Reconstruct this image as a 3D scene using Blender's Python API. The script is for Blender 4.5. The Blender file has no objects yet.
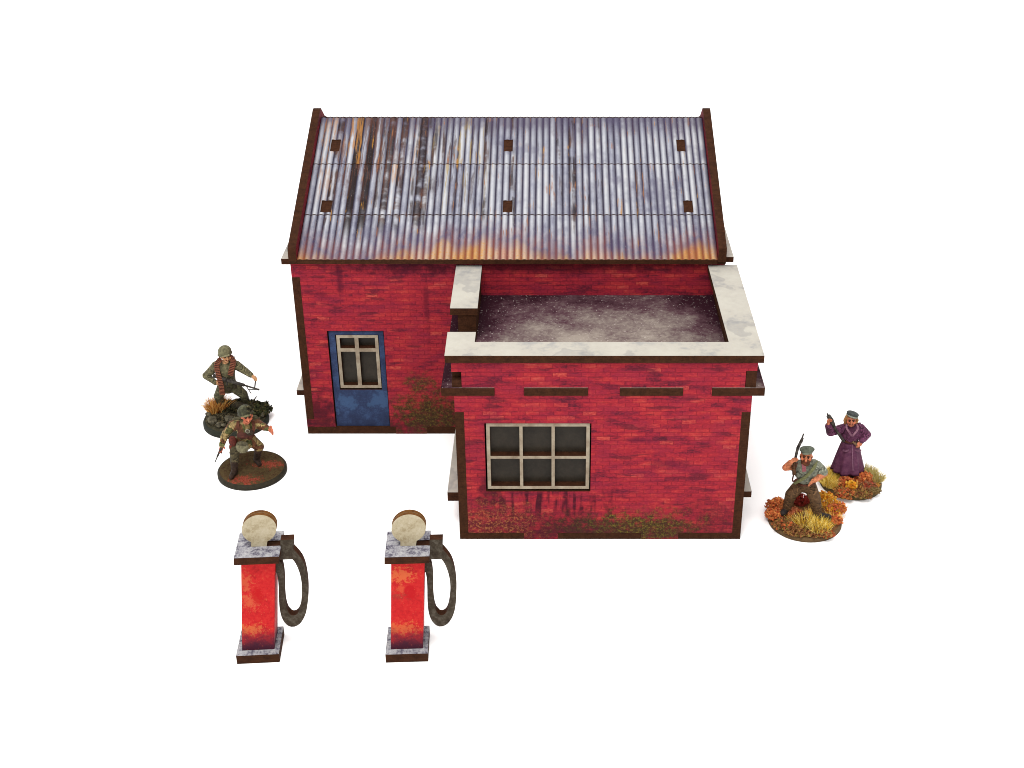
import bpy, bmesh, math, random
import numpy as np
from mathutils import Vector, Matrix, noise

scene = bpy.context.scene
COL = scene.collection
# ------------------------------------------------------------------ camera (1 unit = 1 cm of the real model)
F_PX, PX, PY = 1307.0, 553.0, 384.0
PITCH = math.atan2(722, F_PX)
CAM = Vector((3.444, -39.62, 28.37))
cd = bpy.data.cameras.new('camera'); cam = bpy.data.objects.new('camera', cd); COL.objects.link(cam)
cam.location = CAM; cam.rotation_euler = (math.radians(90) - PITCH, 0, 0)
cd.sensor_width = 36; cd.lens = 36 * F_PX / 1024; cd.shift_x = (512 - PX) / 1024
cd.clip_start = .5; cd.clip_end = 3000
scene.camera = cam
# ------------------------------------------------------------------ light: white studio surround and one big soft box
w = bpy.data.worlds.new('World'); scene.world = w; w.use_nodes = True
w.node_tree.nodes['Background'].inputs[0].default_value = (1, .992, .98, 1)
w.node_tree.nodes['Background'].inputs[1].default_value = 1.75
def softbox(name, loc, target, size, power, col=(1, .98, .95)):
    l = bpy.data.lights.new(name, 'AREA'); l.shape = 'SQUARE'; l.size = size; l.energy = power; l.color = col
    o = bpy.data.objects.new(name, l); COL.objects.link(o); o.location = loc
    o.rotation_euler = (Vector(target) - Vector(loc)).to_track_quat('-Z', 'Y').to_euler()
softbox('softbox_lamp', (-5, -25, 58), (2, 4, 3), 24, 34000)
scene.view_settings.view_transform = 'Standard'; scene.view_settings.look = 'None'
scene.cycles.filter_width = 1.0
scene.view_settings.exposure = 0; scene.view_settings.gamma = 1

# ------------------------------------------------------------------ where a pixel of the photo falls in depth y, or on height z
_c, _s = math.cos(PITCH), math.sin(PITCH)
def _ray(u, v):
    a, b = (u - PX) / F_PX, (PY - v) / F_PX
    return Vector((a, _c + b * _s, -_s + b * _c))
def at(u, v, y):
    r = _ray(u, v); return CAM + r * ((y - CAM.y) / r.y)
def atz(u, v, z):
    r = _ray(u, v); return CAM + r * ((z - CAM.z) / r.z)

# ------------------------------------------------------------------ helpers: objects
GAIN = .635     # the set is over-exposed so that the white sheet burns out; paints are entered as seen and scaled back
GZ = -.09      # height of the sheet
def srgb(c, k=1.0):
    k *= GAIN
    o = []
    for x in c[:3]:
        x /= 255.0
        x = x / 12.92 if x <= .04045 else ((x + .055) / 1.055) ** 2.4
        o.append(x * k)
    return tuple(o) + (1.0,)

def empty(name, loc, label, cat, group=None):
    o = bpy.data.objects.new(name, None); COL.objects.link(o); o.location = loc
    o.empty_display_size = .5
    o['label'] = label; o['category'] = cat
    if group: o['group'] = group
    return o

def woff(o):
    v = Vector((0, 0, 0))
    while o: v = v + o.location; o = o.parent
    return v

def obj(name, bm, mats, parent=None, smooth=False, label=None):
    """world-space bmesh -> one mesh object under its parent"""
    off = woff(parent)
    bmesh.ops.translate(bm, verts=bm.verts, vec=-off)
    me = bpy.data.meshes.new(name); bm.to_mesh(me); bm.free()
    if not isinstance(mats, (list, tuple)): mats = [mats]
    for m in mats: me.materials.append(m)
    if smooth:
        for p in me.polygons: p.use_smooth = True
    o = bpy.data.objects.new(name, me); COL.objects.link(o); o.parent = parent
    if label: o['label'] = label
    return o

def bx(bm, x0, x1, y0, y1, z0, z1, face=None, mi=0, edge=1):
    """box; faces whose normal lies along axis `face` ('x','y','z') take slot mi, the cut edges slot `edge`"""
    vs = [bm.verts.new((x, y, z)) for x in (x0, x1) for y in (y0, y1) for z in (z0, z1)]
    q = [((0, 1, 3, 2), 'x'), ((4, 6, 7, 5), 'x'), ((0, 4, 5, 1), 'y'), ((2, 3, 7, 6), 'y'), ((0, 2, 6, 4), 'z'), ((1, 5, 7, 3), 'z')]
    for idx, ax in q:
        f = bm.faces.new([vs[i] for i in idx])
        f.material_index = mi if (face is None or ax == face) else edge
    return bm

def prism(bm, pts, axis, a0, a1, mi=0, edge=1):
    """polygon extruded along an axis; pts are (y,z) for axis x, (x,z) for axis y, (x,y) for axis z"""
    def P(p, a):
        return {'x': (a, p[0], p[1]), 'y': (p[0], a, p[1]), 'z': (p[0], p[1], a)}[axis]
    v0 = [bm.verts.new(P(p, a0)) for p in pts]; v1 = [bm.verts.new(P(p, a1)) for p in pts]
    for vs in (v0, list(reversed(v1))):
        f = bm.faces.new(vs); f.material_index = mi
    n = len(pts); new = []
    for i in range(n):
        f = bm.faces.new((v0[i], v1[i], v1[(i + 1) % n], v0[(i + 1) % n])); f.material_index = edge; new.append(f)
    bmesh.ops.recalc_face_normals(bm, faces=list(bm.faces))
    return bm

# ------------------------------------------------------------------ helpers: node materials
class NT:
    def __init__(s, name, rough=.8, spec=.2):
        s.m = bpy.data.materials.new(name); s.m.use_nodes = True; s.t = s.m.node_tree
        s.b = s.t.nodes['Principled BSDF']
        s.b.inputs['Roughness'].default_value = rough; s.b.inputs['Specular IOR Level'].default_value = spec * .3
        s.co = s.t.nodes.new('ShaderNodeTexCoord').outputs['Object']
    def n(s, typ, ins=None, **pr):
        k = s.t.nodes.new(typ)
        for a, b in pr.items(): setattr(k, a, b)
        for a, b in (ins or {}).items(): s.put(k.inputs[a], b)
        return k
    def put(s, sock, v):
        if isinstance(v, bpy.types.NodeSocket): s.t.links.new(v, sock)
        else: sock.default_value = v
    def math(s, op, a, b=0.0, c=None, clamp=False):
        k = s.n('ShaderNodeMath', {0: a, 1: b}, operation=op, use_clamp=clamp)
        if c is not None: s.put(k.inputs[2], c)
        return k.outputs[0]
    def sep(s, v=None): return s.n('ShaderNodeSeparateXYZ', {0: v or s.co}).outputs
    def comb(s, x, y, z=0.0): return s.n('ShaderNodeCombineXYZ', {0: x, 1: y, 2: z}).outputs[0]
    def scl(s, v, sc): return s.n('ShaderNodeVectorMath', {0: v, 1: sc}, operation='MULTIPLY').outputs[0]
    def noise(s, sc, v=None, det=3, ro=.55, off=None):
        v = v or s.co
        if off: v = s.n('ShaderNodeVectorMath', {0: v, 1: off}, operation='ADD').outputs[0]
        return s.n('ShaderNodeTexNoise', {'Vector': v, 'Scale': sc, 'Detail': det, 'Roughness': ro}).outputs[0]
    def ramp(s, f, stops, interp='LINEAR'):
        k = s.n('ShaderNodeValToRGB', {0: f}); r = k.color_ramp; r.interpolation = interp
        while len(r.elements) < len(stops): r.elements.new(.5)
        for e, (p, c) in zip(r.elements, stops):
            e.position = p; e.color = c if len(c) == 4 else tuple(c) + (1,)
        return k.outputs[0]
    def mr(s, v, a, b, c=0.0, d=1.0, smooth=True):
        return s.n('ShaderNodeMapRange', {0: v, 1: a, 2: b, 3: c, 4: d}, interpolation_type='SMOOTHSTEP' if smooth else 'LINEAR').outputs[0]
    def mix(s, f, a, b, mode='MIX'):
        k = s.n('ShaderNodeMix', data_type='RGBA', blend_type=mode)
        s.put(k.inputs[0], f); s.put(k.inputs[6], a); s.put(k.inputs[7], b); return k.outputs[2]
    def col(s, c): s.put(s.b.inputs['Base Color'], c); return s
    def bump(s, h, dist=.02, strength=1.0):
        k = s.n('ShaderNodeBump', {'Height': h, 'Distance': dist, 'Strength': strength}); s.t.links.new(k.outputs[0], s.b.inputs['Normal']); return s
    def blob(s, x, z, cx, cz, rx, rz, nz, jag=.6, soft=.6):
        """soft irregular patch mask centred at cx,cz"""
        dx = s.math('DIVIDE', s.math('SUBTRACT', x, cx), rx); dz = s.math('DIVIDE', s.math('SUBTRACT', z, cz), rz)
        d = s.math('SQRT', s.math('ADD', s.math('MULTIPLY', dx, dx), s.math('MULTIPLY', dz, dz)))
        d = s.math('ADD', d, s.math('MULTIPLY', s.math('SUBTRACT', nz, .5), jag * 2))
        return s.mr(d, 1 - soft, 1 + soft * .3, 1.0, 0.0)

KV = .62      # share of the printed tone that a lit upright face reflects
def brick(name, axis='x', stains_and_shade=(), dark=1.0, off=0.0):
    m = NT(name, .72, .25)
    X, Y, Z = m.sep(); h = X if axis == 'x' else Y
    if off: h = m.math('ADD', h, off)
    uv = m.comb(h, Z)
    wob = m.scl(m.comb(m.noise(1.6, uv), m.noise(1.6, uv, off=(7, 3, 0))), (.05, .05, 0))
    uvw = m.n('ShaderNodeVectorMath', {0: uv, 1: wob}, operation='ADD').outputs[0]
    bt = m.n('ShaderNodeTexBrick', {'Vector': uvw, 'Color1': (0, 0, 0, 1), 'Color2': (1, 1, 1, 1), 'Mortar': (.5, .5, .5, 1), 'Scale': 1.0,
              'Mortar Size': .014, 'Mortar Smooth': .5, 'Bias': 0.0, 'Brick Width': .50, 'Row Height': .172}, offset=.5)
    rnd, mort = bt.outputs[0], bt.outputs[1]
    big = m.noise(.55, uv, 4, .6); st = m.noise(1.0, m.scl(uv, (.9, 3.6, 1)), 4, .6, off=(3, 9, 0))
    fine = m.noise(14, m.scl(uv, (.6, 1.3, 1)), 3, .7)
    v = m.math('ADD', m.math('MULTIPLY', rnd, .17), m.math('ADD', m.math('MULTIPLY', st, .78), m.math('MULTIPLY', fine, .36)))
    v = m.math('ADD', v, m.math('MULTIPLY', m.math('SUBTRACT', big, .5), .5))
    c = m.ramp(v, [(.40, srgb((92, 32, 50), KV)), (.50, srgb((142, 38, 58), KV)), (.59, srgb((178, 44, 62), KV)), (.70, srgb((194, 50, 62), KV)), (.80, srgb((210, 66, 66), KV)), (.95, srgb((220, 96, 86), KV))])
    # a few single bricks fired orange, a few nearly black
    org = m.mr(rnd, .975, .985); org = m.math('MULTIPLY', org, m.mr(fine, .35, .6))
    c = m.mix(m.math('MULTIPLY', org, .28), c, srgb((240, 130, 100), KV))
    c = m.mix(m.math('MULTIPLY', m.mr(m.noise(.8, m.scl(uv, (1, 1.8, 1)), 4, .6, off=(40, 4, 0)), .46, .62), .42), c, srgb((156, 42, 70), KV))
    pur = m.mr(m.noise(1.3, m.scl(uv, (.55, 2.6, 1)), 3, .55, off=(11, 4, 0)), .57, .66)
    c = m.mix(m.math('MULTIPLY', pur, .70), c, srgb((104, 34, 52), KV))
    c = m.mix(m.math('MULTIPLY', mort, .42), c, srgb((112, 22, 42), KV))
    c = m.mix(m.math('MULTIPLY', m.math('SUBTRACT', fine, .5), .5), c, srgb((255, 90, 90), KV), 'SCREEN')
    nz = m.noise(2.6, uv, 5, .65, off=(5, 5, 0)); grit = m.noise(5.5, uv, 6, .85, off=(1, 2, 0))
    for (cx, cz, rx, rz, colr, amt, kind) in stains_and_shade:
        k = m.blob(h, Z, cx, cz, rx * 1.1, rz * 1.1, nz, 1.5, .85)
        if kind == 'grit':      # mossy crumbs: broken up by grain, in two tones
            k = m.math('MULTIPLY', k, m.mr(grit, .34, .56)); cc = m.mix(m.mr(m.noise(9, uv, 5, .9, off=(0, 9, 0)), .47, .62), srgb(colr[0], KV), srgb(colr[1], KV))
        elif kind == 'run':     # dirty runs below a sill
            k = m.math('MULTIPLY', k, m.mr(m.noise(4.2, m.scl(uv, (1, .12, 1)), 2, .5), .46, .58)); cc = srgb(colr, KV)
        else: cc = srgb(colr, KV)
        c = m.mix(m.math('MULTIPLY', k, amt), c, cc)
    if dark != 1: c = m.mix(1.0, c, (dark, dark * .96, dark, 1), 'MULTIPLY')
    m.col(c); m.bump(m.math('ADD', m.math('MULTIPLY', mort, -.5), m.math('MULTIPLY', fine, .5)), .012)
    return m.m

def mdf(name='laser_cut_mdf', c0=(56, 32, 20), c1=(92, 56, 36)):
    m = NT(name, .8, .15)
    f = m.noise(5, None, 4, .7); g = m.noise(26, None, 2)
    c = m.ramp(m.math('ADD', m.math('MULTIPLY', f, .7), m.math('MULTIPLY', g, .3)), [(.3, srgb(c0, .62)), (.7, srgb(c1, .62))])
    X, Y, Z = m.sep()
    ply = m.noise(30, m.scl(m.co, (.08, .08, 1)), 1)
    c = m.mix(m.math('MULTIPLY', m.mr(ply, .5, .7), .35), c, srgb((40, 22, 15), .62))
    m.col(c); m.bump(g, .01); return m.m
MDF = mdf()
MDF_L = mdf('warm_mdf_edge', (96, 58, 24), (150, 100, 50))

def coping_mat():
    m = NT('pale_printed_stone', .7, .2)
    a = m.noise(.75, None, 5, .6); b = m.noise(4, None, 4, .6)
    c = m.ramp(m.math('ADD', m.math('MULTIPLY', a, .7), m.math('MULTIPLY', b, .3)), [(.36, srgb((194, 192, 188), .62)), (.46, srgb((220, 214, 202), .62)), (.62, srgb((230, 225, 212), .62))])
    sm = m.math('MULTIPLY', m.mr(m.noise(.62, None, 4, .5, off=(4, 8, 1)), .565, .60), m.mr(m.noise(.62, None, 4, .5, off=(4, 8, 1)), .72, .60))
    c = m.mix(m.math('MULTIPLY', sm, .38), c, srgb((160, 158, 160), .62))
    sp = m.mr(m.noise(20, None, 2), .66, .72); c = m.mix(m.math('MULTIPLY', sp, .4), c, srgb((240, 215, 150), .62))
    m.col(c); m.bump(b, .01); return m.m
COPING = coping_mat()

def tray_mat():
    m = NT('speckled_flat_roof', .85, .15)
    X, Y, Z = m.sep()
    a = m.noise(.7, None, 4, .6); g = m.noise(5, None, 5, .75); s = m.noise(11, None, 3, .7, off=(3, 3, 3))
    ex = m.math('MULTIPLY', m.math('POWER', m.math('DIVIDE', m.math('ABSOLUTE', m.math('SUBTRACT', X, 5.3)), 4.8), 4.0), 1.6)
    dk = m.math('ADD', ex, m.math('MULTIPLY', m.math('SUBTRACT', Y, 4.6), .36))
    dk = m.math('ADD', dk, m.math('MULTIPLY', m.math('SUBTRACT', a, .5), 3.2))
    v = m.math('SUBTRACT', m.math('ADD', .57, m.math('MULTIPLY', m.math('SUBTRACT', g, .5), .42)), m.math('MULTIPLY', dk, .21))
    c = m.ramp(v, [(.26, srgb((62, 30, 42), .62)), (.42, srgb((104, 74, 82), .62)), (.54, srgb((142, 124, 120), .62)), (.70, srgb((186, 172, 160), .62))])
    c = m.mix(m.math('MULTIPLY', m.mr(s, .62, .68), .7), c, srgb((232, 216, 210), .62))
    m.col(c); m.bump(g, .02); return m.m
TRAY = tray_mat()

PER = .2735
def roof_mat():
    m = NT('rusty_corrugated_print', .55, .3)
    X, Y, Z = m.sep()
    k = .60
    ph = m.math('FRACT', m.math('DIVIDE', X, PER)); idx = m.math('FLOOR', m.math('DIVIDE', X, PER))
    rn = m.n('ShaderNodeTexWhiteNoise', {'W': idx}, noise_dimensions='1D').outputs[0]
    rown = m.math('ADD', m.math('GREATER_THAN', Y, 9.62), m.math('GREATER_THAN', Y, 12.45))
    rn2 = m.n('ShaderNodeTexWhiteNoise', {'W': m.math('ADD', idx, m.math('MULTIPLY', rown, 91.3))}, noise_dimensions='1D').outputs[0]
    xy = m.comb(X, Y)
    big = m.noise(.42, xy, 4, .6); med = m.noise(1.5, m.scl(xy, (1, .55, 1)), 4, .65, off=(9, 2, 0))
    strk = m.noise(1.0, m.scl(xy, (5.5, .32, 1)), 4, .6); strk2 = m.noise(1.0, m.scl(xy, (9, .5, 1)), 3, .6, off=(20, 4, 0))
    gr = m.noise(13, xy, 3, .8)
    tone = m.math('ADD', m.math('ADD', m.math('MULTIPLY', med, .40), m.math('MULTIPLY', strk2, .30)), m.math('MULTIPLY', rn2, .20))
    tone = m.math('ADD', tone, m.math('MULTIPLY', gr, .1))
    crest = m.ramp(tone, [(.30, srgb((130, 128, 152), k)), (.42, srgb((188, 190, 206), k)), (.54, srgb((226, 228, 236), k)), (.72, srgb((250, 250, 250), k))])
    vall = m.ramp(tone, [(.3, srgb((48, 42, 66), k)), (.6, srgb((92, 88, 114), k)), (.8, srgb((124, 120, 142), k))])
    # printed flutes: narrow bright crest, wide mid, thin dark valley line
    prof = m.ramp(ph, [(0.0, (0, 0, 0)), (.10, (0, 0, 0)), (.24, (.55,) * 3), (.38, (1, 1, 1)), (.60, (.95,) * 3), (.82, (.55,) * 3), (1.0, (0, 0, 0))])
    c = m.mix(prof, vall, crest)
    line = m.ramp(ph, [(0, (1, 1, 1)), (.06, (1, 1, 1)), (.13, (0, 0, 0)), (.93, (0, 0, 0)), (1, (1, 1, 1))])
    c = m.mix(m.math('MULTIPLY', line, .8), c, srgb((52, 44, 64), k))
    # violet grime bands under the ridge and in drifting patches
    topm = m.mr(m.math('ADD', Y, m.math('ADD', m.math('MULTIPLY', med, 3.0), m.math('MULTIPLY', rn, .9))), 15.5, 17.1)
    c = m.mix(m.math('MULTIPLY', topm, .72), c, srgb((78, 62, 96), k))
    pat = m.mr(big, .53, .66); c = m.mix(m.math('MULTIPLY', pat, .48), c, srgb((98, 92, 122), k))
    # broad dark soot streaks, thickest on the left
    lf = m.mr(m.math('ADD', X, m.math('MULTIPLY', big, 3)), 2.4, -1.2)
    thr = m.math('ADD', .44, m.math('MULTIPLY', m.math('SUBTRACT', 1.0, lf), .17))
    soot = m.mr(m.math('SUBTRACT', m.math('ADD', m.math('MULTIPLY', strk, .6), m.math('MULTIPLY', rn, .4)), thr), 0.02, .13)
    soot = m.math('MULTIPLY', soot, m.mr(m.noise(1.3, m.scl(xy, (.6, .9, 1)), 3, .6, off=(2, 30, 0)), .34, .52))
    soot = m.math('MULTIPLY', soot, m.mr(Y, 8.1, 9.6))
    c = m.mix(m.math('MULTIPLY', soot, m.math('SUBTRACT', .95, m.math('MULTIPLY', prof, .12))), c, m.mix(m.mr(med, .45, .6), srgb((46, 28, 28), k), srgb((96, 62, 50), k)))
    stripe = m.math('GREATER_THAN', rn, .30)
    core = m.math('MULTIPLY', m.math('MULTIPLY', m.blob(X, Y, -4.45, 11.9, .85, 3.6, strk, .5, .5), .93), stripe)
    c = m.mix(core, c, srgb((40, 26, 26), k))
    warm = m.math('MULTIPLY', m.math('MULTIPLY', m.blob(X, Y, -4.4, 13.4, 2.4, 3.2, med, .8, .7), m.mr(strk2, .47, .56)), .75)
    c = m.mix(warm, c, m.mix(m.mr(rn2, .68, .74), srgb((110, 66, 50), k), srgb((212, 146, 70), k)))
    mid = m.math('MULTIPLY', m.math('MULTIPLY', m.blob(X, Y, -.4, 12.6, 1.5, 3.4, med, .8, .7), m.mr(strk2, .50, .58)), .72)
    c = m.mix(mid, c, m.mix(m.mr(rn2, .6, .7), srgb((80, 58, 60), k), srgb((190, 162, 96), k)))
    # thin rust runs
    rr = m.math('MULTIPLY', m.mr(strk2, .60, .68), m.mr(m.noise(1.1, m.scl(xy, (.8, .9, 1)), 3, .5, off=(31, 7, 0)), .47, .58))
    c = m.mix(m.math('MULTIPLY', rr, .75), c, srgb((186, 122, 78), k))
    ry = m.math('MULTIPLY', m.mr(m.noise(1.0, m.scl(xy, (8, .35, 1)), 3, .5, off=(51, 3, 0)), .63, .69), m.mr(m.noise(.9, xy, 3, .5, off=(1, 60, 0)), .48, .6))
    c = m.mix(m.math('MULTIPLY', ry, .8), c, srgb((222, 158, 60), k))
    # rust creeping up from the eave, reddish violet above, orange at the very edge
    tall = m.math('ADD', m.blob(X, Y, .1, 7.3, 2.4, 2.6, med, .35, .9), m.blob(X, Y, 9.5, 7.3, 1.7, 3.2, med, .35, .9))
    lowf = m.noise(.55, m.comb(X, 3.3), 3, .6)
    e0 = m.math('ADD', m.math('SUBTRACT', Y, 7.3), m.math('MULTIPLY', m.math('SUBTRACT', med, .5), 1.5))
    e0 = m.math('ADD', e0, m.math('MULTIPLY', m.math('SUBTRACT', lowf, .42), 3.4))
    e0 = m.math('SUBTRACT', e0, m.math('MULTIPLY', tall, .7))
    e1 = m.mr(e0, 2.3, .6); c = m.mix(m.math('MULTIPLY', e1, m.math('SUBTRACT', .80, m.math('MULTIPLY', prof, .28))), c, m.mix(m.mr(med, .42, .58), srgb((92, 74, 108), k), srgb((142, 78, 76), k)))
    e2 = m.mr(e0, .85, -.15)
    hue = m.math('ADD', m.math('MULTIPLY', m.noise(.8, m.comb(X, 8.0), 3, .6), .7), m.math('MULTIPLY', gr, .3))
    crestc = m.ramp(hue, [(.36, srgb((226, 158, 124), k)), (.46, srgb((240, 204, 170), k)), (.54, srgb((240, 176, 74), k)), (.66, srgb((216, 128, 62), k))])
    c = m.mix(m.math('MULTIPLY', e2, .80), c, m.mix(prof, m.ramp(hue, [(.4, srgb((140, 66, 50), k)), (.6, srgb((178, 96, 30), k))]), crestc))
    c = m.mix(m.math('MULTIPLY', m.mr(m.noise(26, xy, 2), .68, .72), .5), c, srgb((238, 232, 225), k))
    m.col(c); m.bump(m.math('ADD', m.math('MULTIPLY', prof, 1.0), m.math('MULTIPLY', gr, .3)), .03, .7); return m.m
ROOF = roof_mat()

def cream_frame():
    m = NT('worn_cream_frame', .7, .2)
    a = m.noise(2.2, None, 4, .6); c = m.ramp(a, [(.3, srgb((150, 132, 112), .66)), (.5, srgb((182, 166, 144), .66)), (.7, srgb((204, 192, 170), .66))])
    m.col(c); return m.m
FRAME = cream_frame()
def pane_mat():
    m = NT('smoked_pane', .35, .4)
    a = m.noise(2, None, 4, .7); m.col(m.ramp(a, [(.3, srgb((50, 44, 36), .66)), (.7, srgb((68, 60, 50), .66))])); return m.m
PANE = pane_mat()
def door_mat():
    m = NT('weathered_blue_door', .6, .3)
    X, Y, Z = m.sep(); uv = m.comb(X, Z); a = m.noise(1.6, uv, 5, .65); g = m.noise(14, uv, 3, .7)
    c = m.ramp(m.math('ADD', m.math('MULTIPLY', a, .7), m.math('MULTIPLY', g, .3)), [(.32, srgb((40, 46, 76), .66)), (.5, srgb((52, 66, 102), .66)), (.62, srgb((66, 88, 130), .66))])
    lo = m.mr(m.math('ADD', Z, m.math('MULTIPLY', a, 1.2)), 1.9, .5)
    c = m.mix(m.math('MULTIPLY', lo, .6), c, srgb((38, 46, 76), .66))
    for cx, cz in ((-5.15, 1.45), (-3.75, 1.6)):
        c = m.mix(m.math('MULTIPLY', m.blob(X, Z, cx, cz, .42, .38, a, 3.0, .5), .5), c, srgb((82, 116, 162), .66))
    m.col(c); return m.m
DOOR = door_mat()

# ------------------------------------------------------------------ the setting: one white sheet
def ground():
    bm = bmesh.new()
    vs = [bm.verts.new(p) for p in ((-400, -200, GZ), (400, -200, GZ), (400, 900, GZ), (-400, 900, GZ))]
    bm.faces.new(vs)
    m = NT('white_studio_sheet', .9, .0); m.col(m.ramp(m.noise(.3), [(.3, (.90, .90, .90)), (.7, (.91, .91, .91))]))
    o = obj('ground', bm, m.m); o['kind'] = 'structure'
ground()

# ------------------------------------------------------------------ the brick filling station
MX0, MX1, MY0, MY1 = -6.87, 10.20, 7.56, 23.0
T = .32
AX1, AZ = 10.38, 6.03
MOSS = ((92, 72, 34), (150, 134, 60)); REDGRIT = ((104, 34, 40), (222, 140, 84)); PGRIT = ((96, 30, 46), (140, 50, 50))
BR_ANNEX = brick('annex_brick_print', 'x', [
    (1.2, 2.3, .55, .75, (72, 22, 40), .75, 'soft'), (1.6, 4.95, 1.0, .1, (110, 24, 50), .5, 'soft'),
    (3.0, 1.6, 2.6, .85, (84, 22, 40), 1.0, 'run'),
    (7.5, 3.3, .8, .22, (104, 26, 56), .6, 'soft'), (6.5, 4.3, .7, .12, (104, 26, 56), .6, 'soft'),
    (5.2, .30, 5.6, .62, (84, 30, 42), .78, 'soft'), (6.9, .5, 1.7, .5, (70, 52, 34), .7, 'soft'), (3.4, .55, 2.4, .8, ((84, 22, 42), (128, 44, 44)), .85, 'grit'),
    (1.2, .75, 1.9, .95, REDGRIT, .85, 'grit'), (9.3, 1.0, 1.2, .9, PGRIT, .7, 'grit'), (5.0, .62, 1.6, .55, ((66, 48, 34), (96, 84, 44)), .85, 'grit'),
    (6.9, .62, 1.9, .68, ((70, 52, 32), (156, 140, 54)), .92, 'grit'), ])
BR_MAIN = brick('main_brick_print', 'x', [
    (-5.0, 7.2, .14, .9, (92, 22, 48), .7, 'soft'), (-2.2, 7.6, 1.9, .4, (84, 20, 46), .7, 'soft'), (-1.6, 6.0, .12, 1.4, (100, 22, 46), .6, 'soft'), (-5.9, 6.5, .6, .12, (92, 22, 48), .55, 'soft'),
    (-6.3, .9, 1.0, 1.1, (62, 22, 36), .75, 'soft'), (-2.4, .35, 3.6, .75, (84, 28, 40), .7, 'soft'), (-1.5, .9, 1.5, .9, (70, 50, 32), .8, 'soft'), (-1.6, 1.0, 1.8, 1.2, ((66, 48, 28), (132, 112, 50)), .95, 'grit'),
    (-2.0, 2.45, .62, .45, ((70, 58, 34), (132, 114, 56)), .85, 'grit'), (3, 7.7, 7, .35, (80, 16, 34), .7, 'soft')], off=0)  # last patch: eave shade painted as a dark band along the wall top
BR_PAR = brick('parapet_brick_print', 'x', [(3.2, 6.75, 1.5, .12, (130, 28, 58), .4, 'soft'), (9.2, 6.45, 1.0, .1, (120, 28, 56), .4, 'soft')], off=3.3)
BR_INNER = brick('inner_gable_shaded_brick', 'y', [], .5)  # side brick with shade multiplied into its colour, for inward gable faces
BR_SIDE = brick('side_brick_print', 'y', [(11, 1, 5, .8, PGRIT, .6, 'grit'), (4, .7, 3, .6, MOSS, .6, 'grit')])

house = empty('brick_filling_station', (0, 0, GZ), 'red brick filling station model with rusty corrugated roof and flat-roofed annex', 'model building')

# main walls
dx0, dx1, dz0, dz1 = -5.68, -3.39, .26, 4.75
bm = bmesh.new(); y0, y1 = MY0, MY0 + T
def fw(x0, x1, z0, z1, b=None, ya=None, yb=None, face='y'): bx(b if b is not None else bm, x0, x1, y0 if ya is None else ya, y1 if yb is None else yb, z0, z1, face)
fw(MX0 + T, dx0, .26, 7.86); fw(dx0, dx1, dz1, 7.86); fw(dx1, MX1 - T, .26, 7.86)
fw(MX0, MX0 + T, 7.12, 7.74); fw(MX0, MX0 + T, .262, .62); fw(MX1 - T, MX1, 7.12, 7.74)
fw(-3.16, -1.86, GZ, .26)
obj('front_wall', bm, [BR_MAIN, MDF], house)
bm = bmesh.new(); bx(bm, MX0 + T, MX1 - T, MY1 - T, MY1, .26, 7.86, 'y')
obj('rear_wall', bm, [BR_MAIN, MDF], house)
bm = bmesh.new()
for a, b in ((MX0, -3.163), (-1.857, MX1)): bx(bm, a, b, MY0 + .012, MY0 + .3, GZ, .258)
bx(bm, MX0, MX1, MY0 + .3, MY1, GZ, .258)
obj('floor_plate', bm, MDF, house)

RK = 3.2 / 7.9; RY = 15.27
def rz(y): return 8.0 + (y - 7.3) * RK if y <= RY else 8.0 + (2 * RY - y - 7.3) * RK
gp = [(MY0 + .004, .262), (MY1, .262), (MY1, 7.72), (MY1 + .22, 7.74), (MY1 + .22, rz(MY1 + .22) + .42), (RY + .12, rz(RY) + .33), (RY - .12, rz(RY) + .33), (7.34, 8.46), (7.30, 7.9), (7.40, 7.742), (MY0 + .004, 7.742), (MY0 + .004, 7.745)]
gp = gp[:-1]
def side_wall(xa, xb, outer, yw0, yw1):
    # split into slabs so that the window opening really is open
    bm = bmesh.new()
    e = MY0 + T + .002
    # lower wall with notch where the front wall's tabs come through
    bx(bm, xa, xb, MY0 + .004, e, .622, 7.118, 'x')
    bx(bm, xa, xb, e, yw0, .262, 7.742, 'x'); bx(bm, xa, xb, yw1, MY1, .262, 7.742, 'x')
    bx(bm, xa, xb, yw0, yw1, .262, 2.1, 'x'); bx(bm, xa, xb, yw0, yw1, 4.8, 7.742, 'x')
    top = [(7.42, 7.744), (MY1, 7.744), (MY1 + .2, 7.9), (MY1 + .2, 8.1), (RY + .9, rz(RY + .9) + .12), (RY + .12, rz(RY) + .33), (RY - .1, rz(RY) + .33), (7.34, 8.44), (7.30, 7.9)]
    prism(bm, top, 'x', xa, xb)
    bm.normal_update()
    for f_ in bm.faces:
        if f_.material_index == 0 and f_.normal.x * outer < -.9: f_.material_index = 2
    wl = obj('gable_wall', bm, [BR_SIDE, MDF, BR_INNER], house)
    x = xa + .06 if outer < 0 else xb - .13
    return wl
side_wall(MX0, MX0 + T, -1, 10.6, 14.6)
side_wall(MX1 - T, MX1, 1, 10.6, 14.6)

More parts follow.
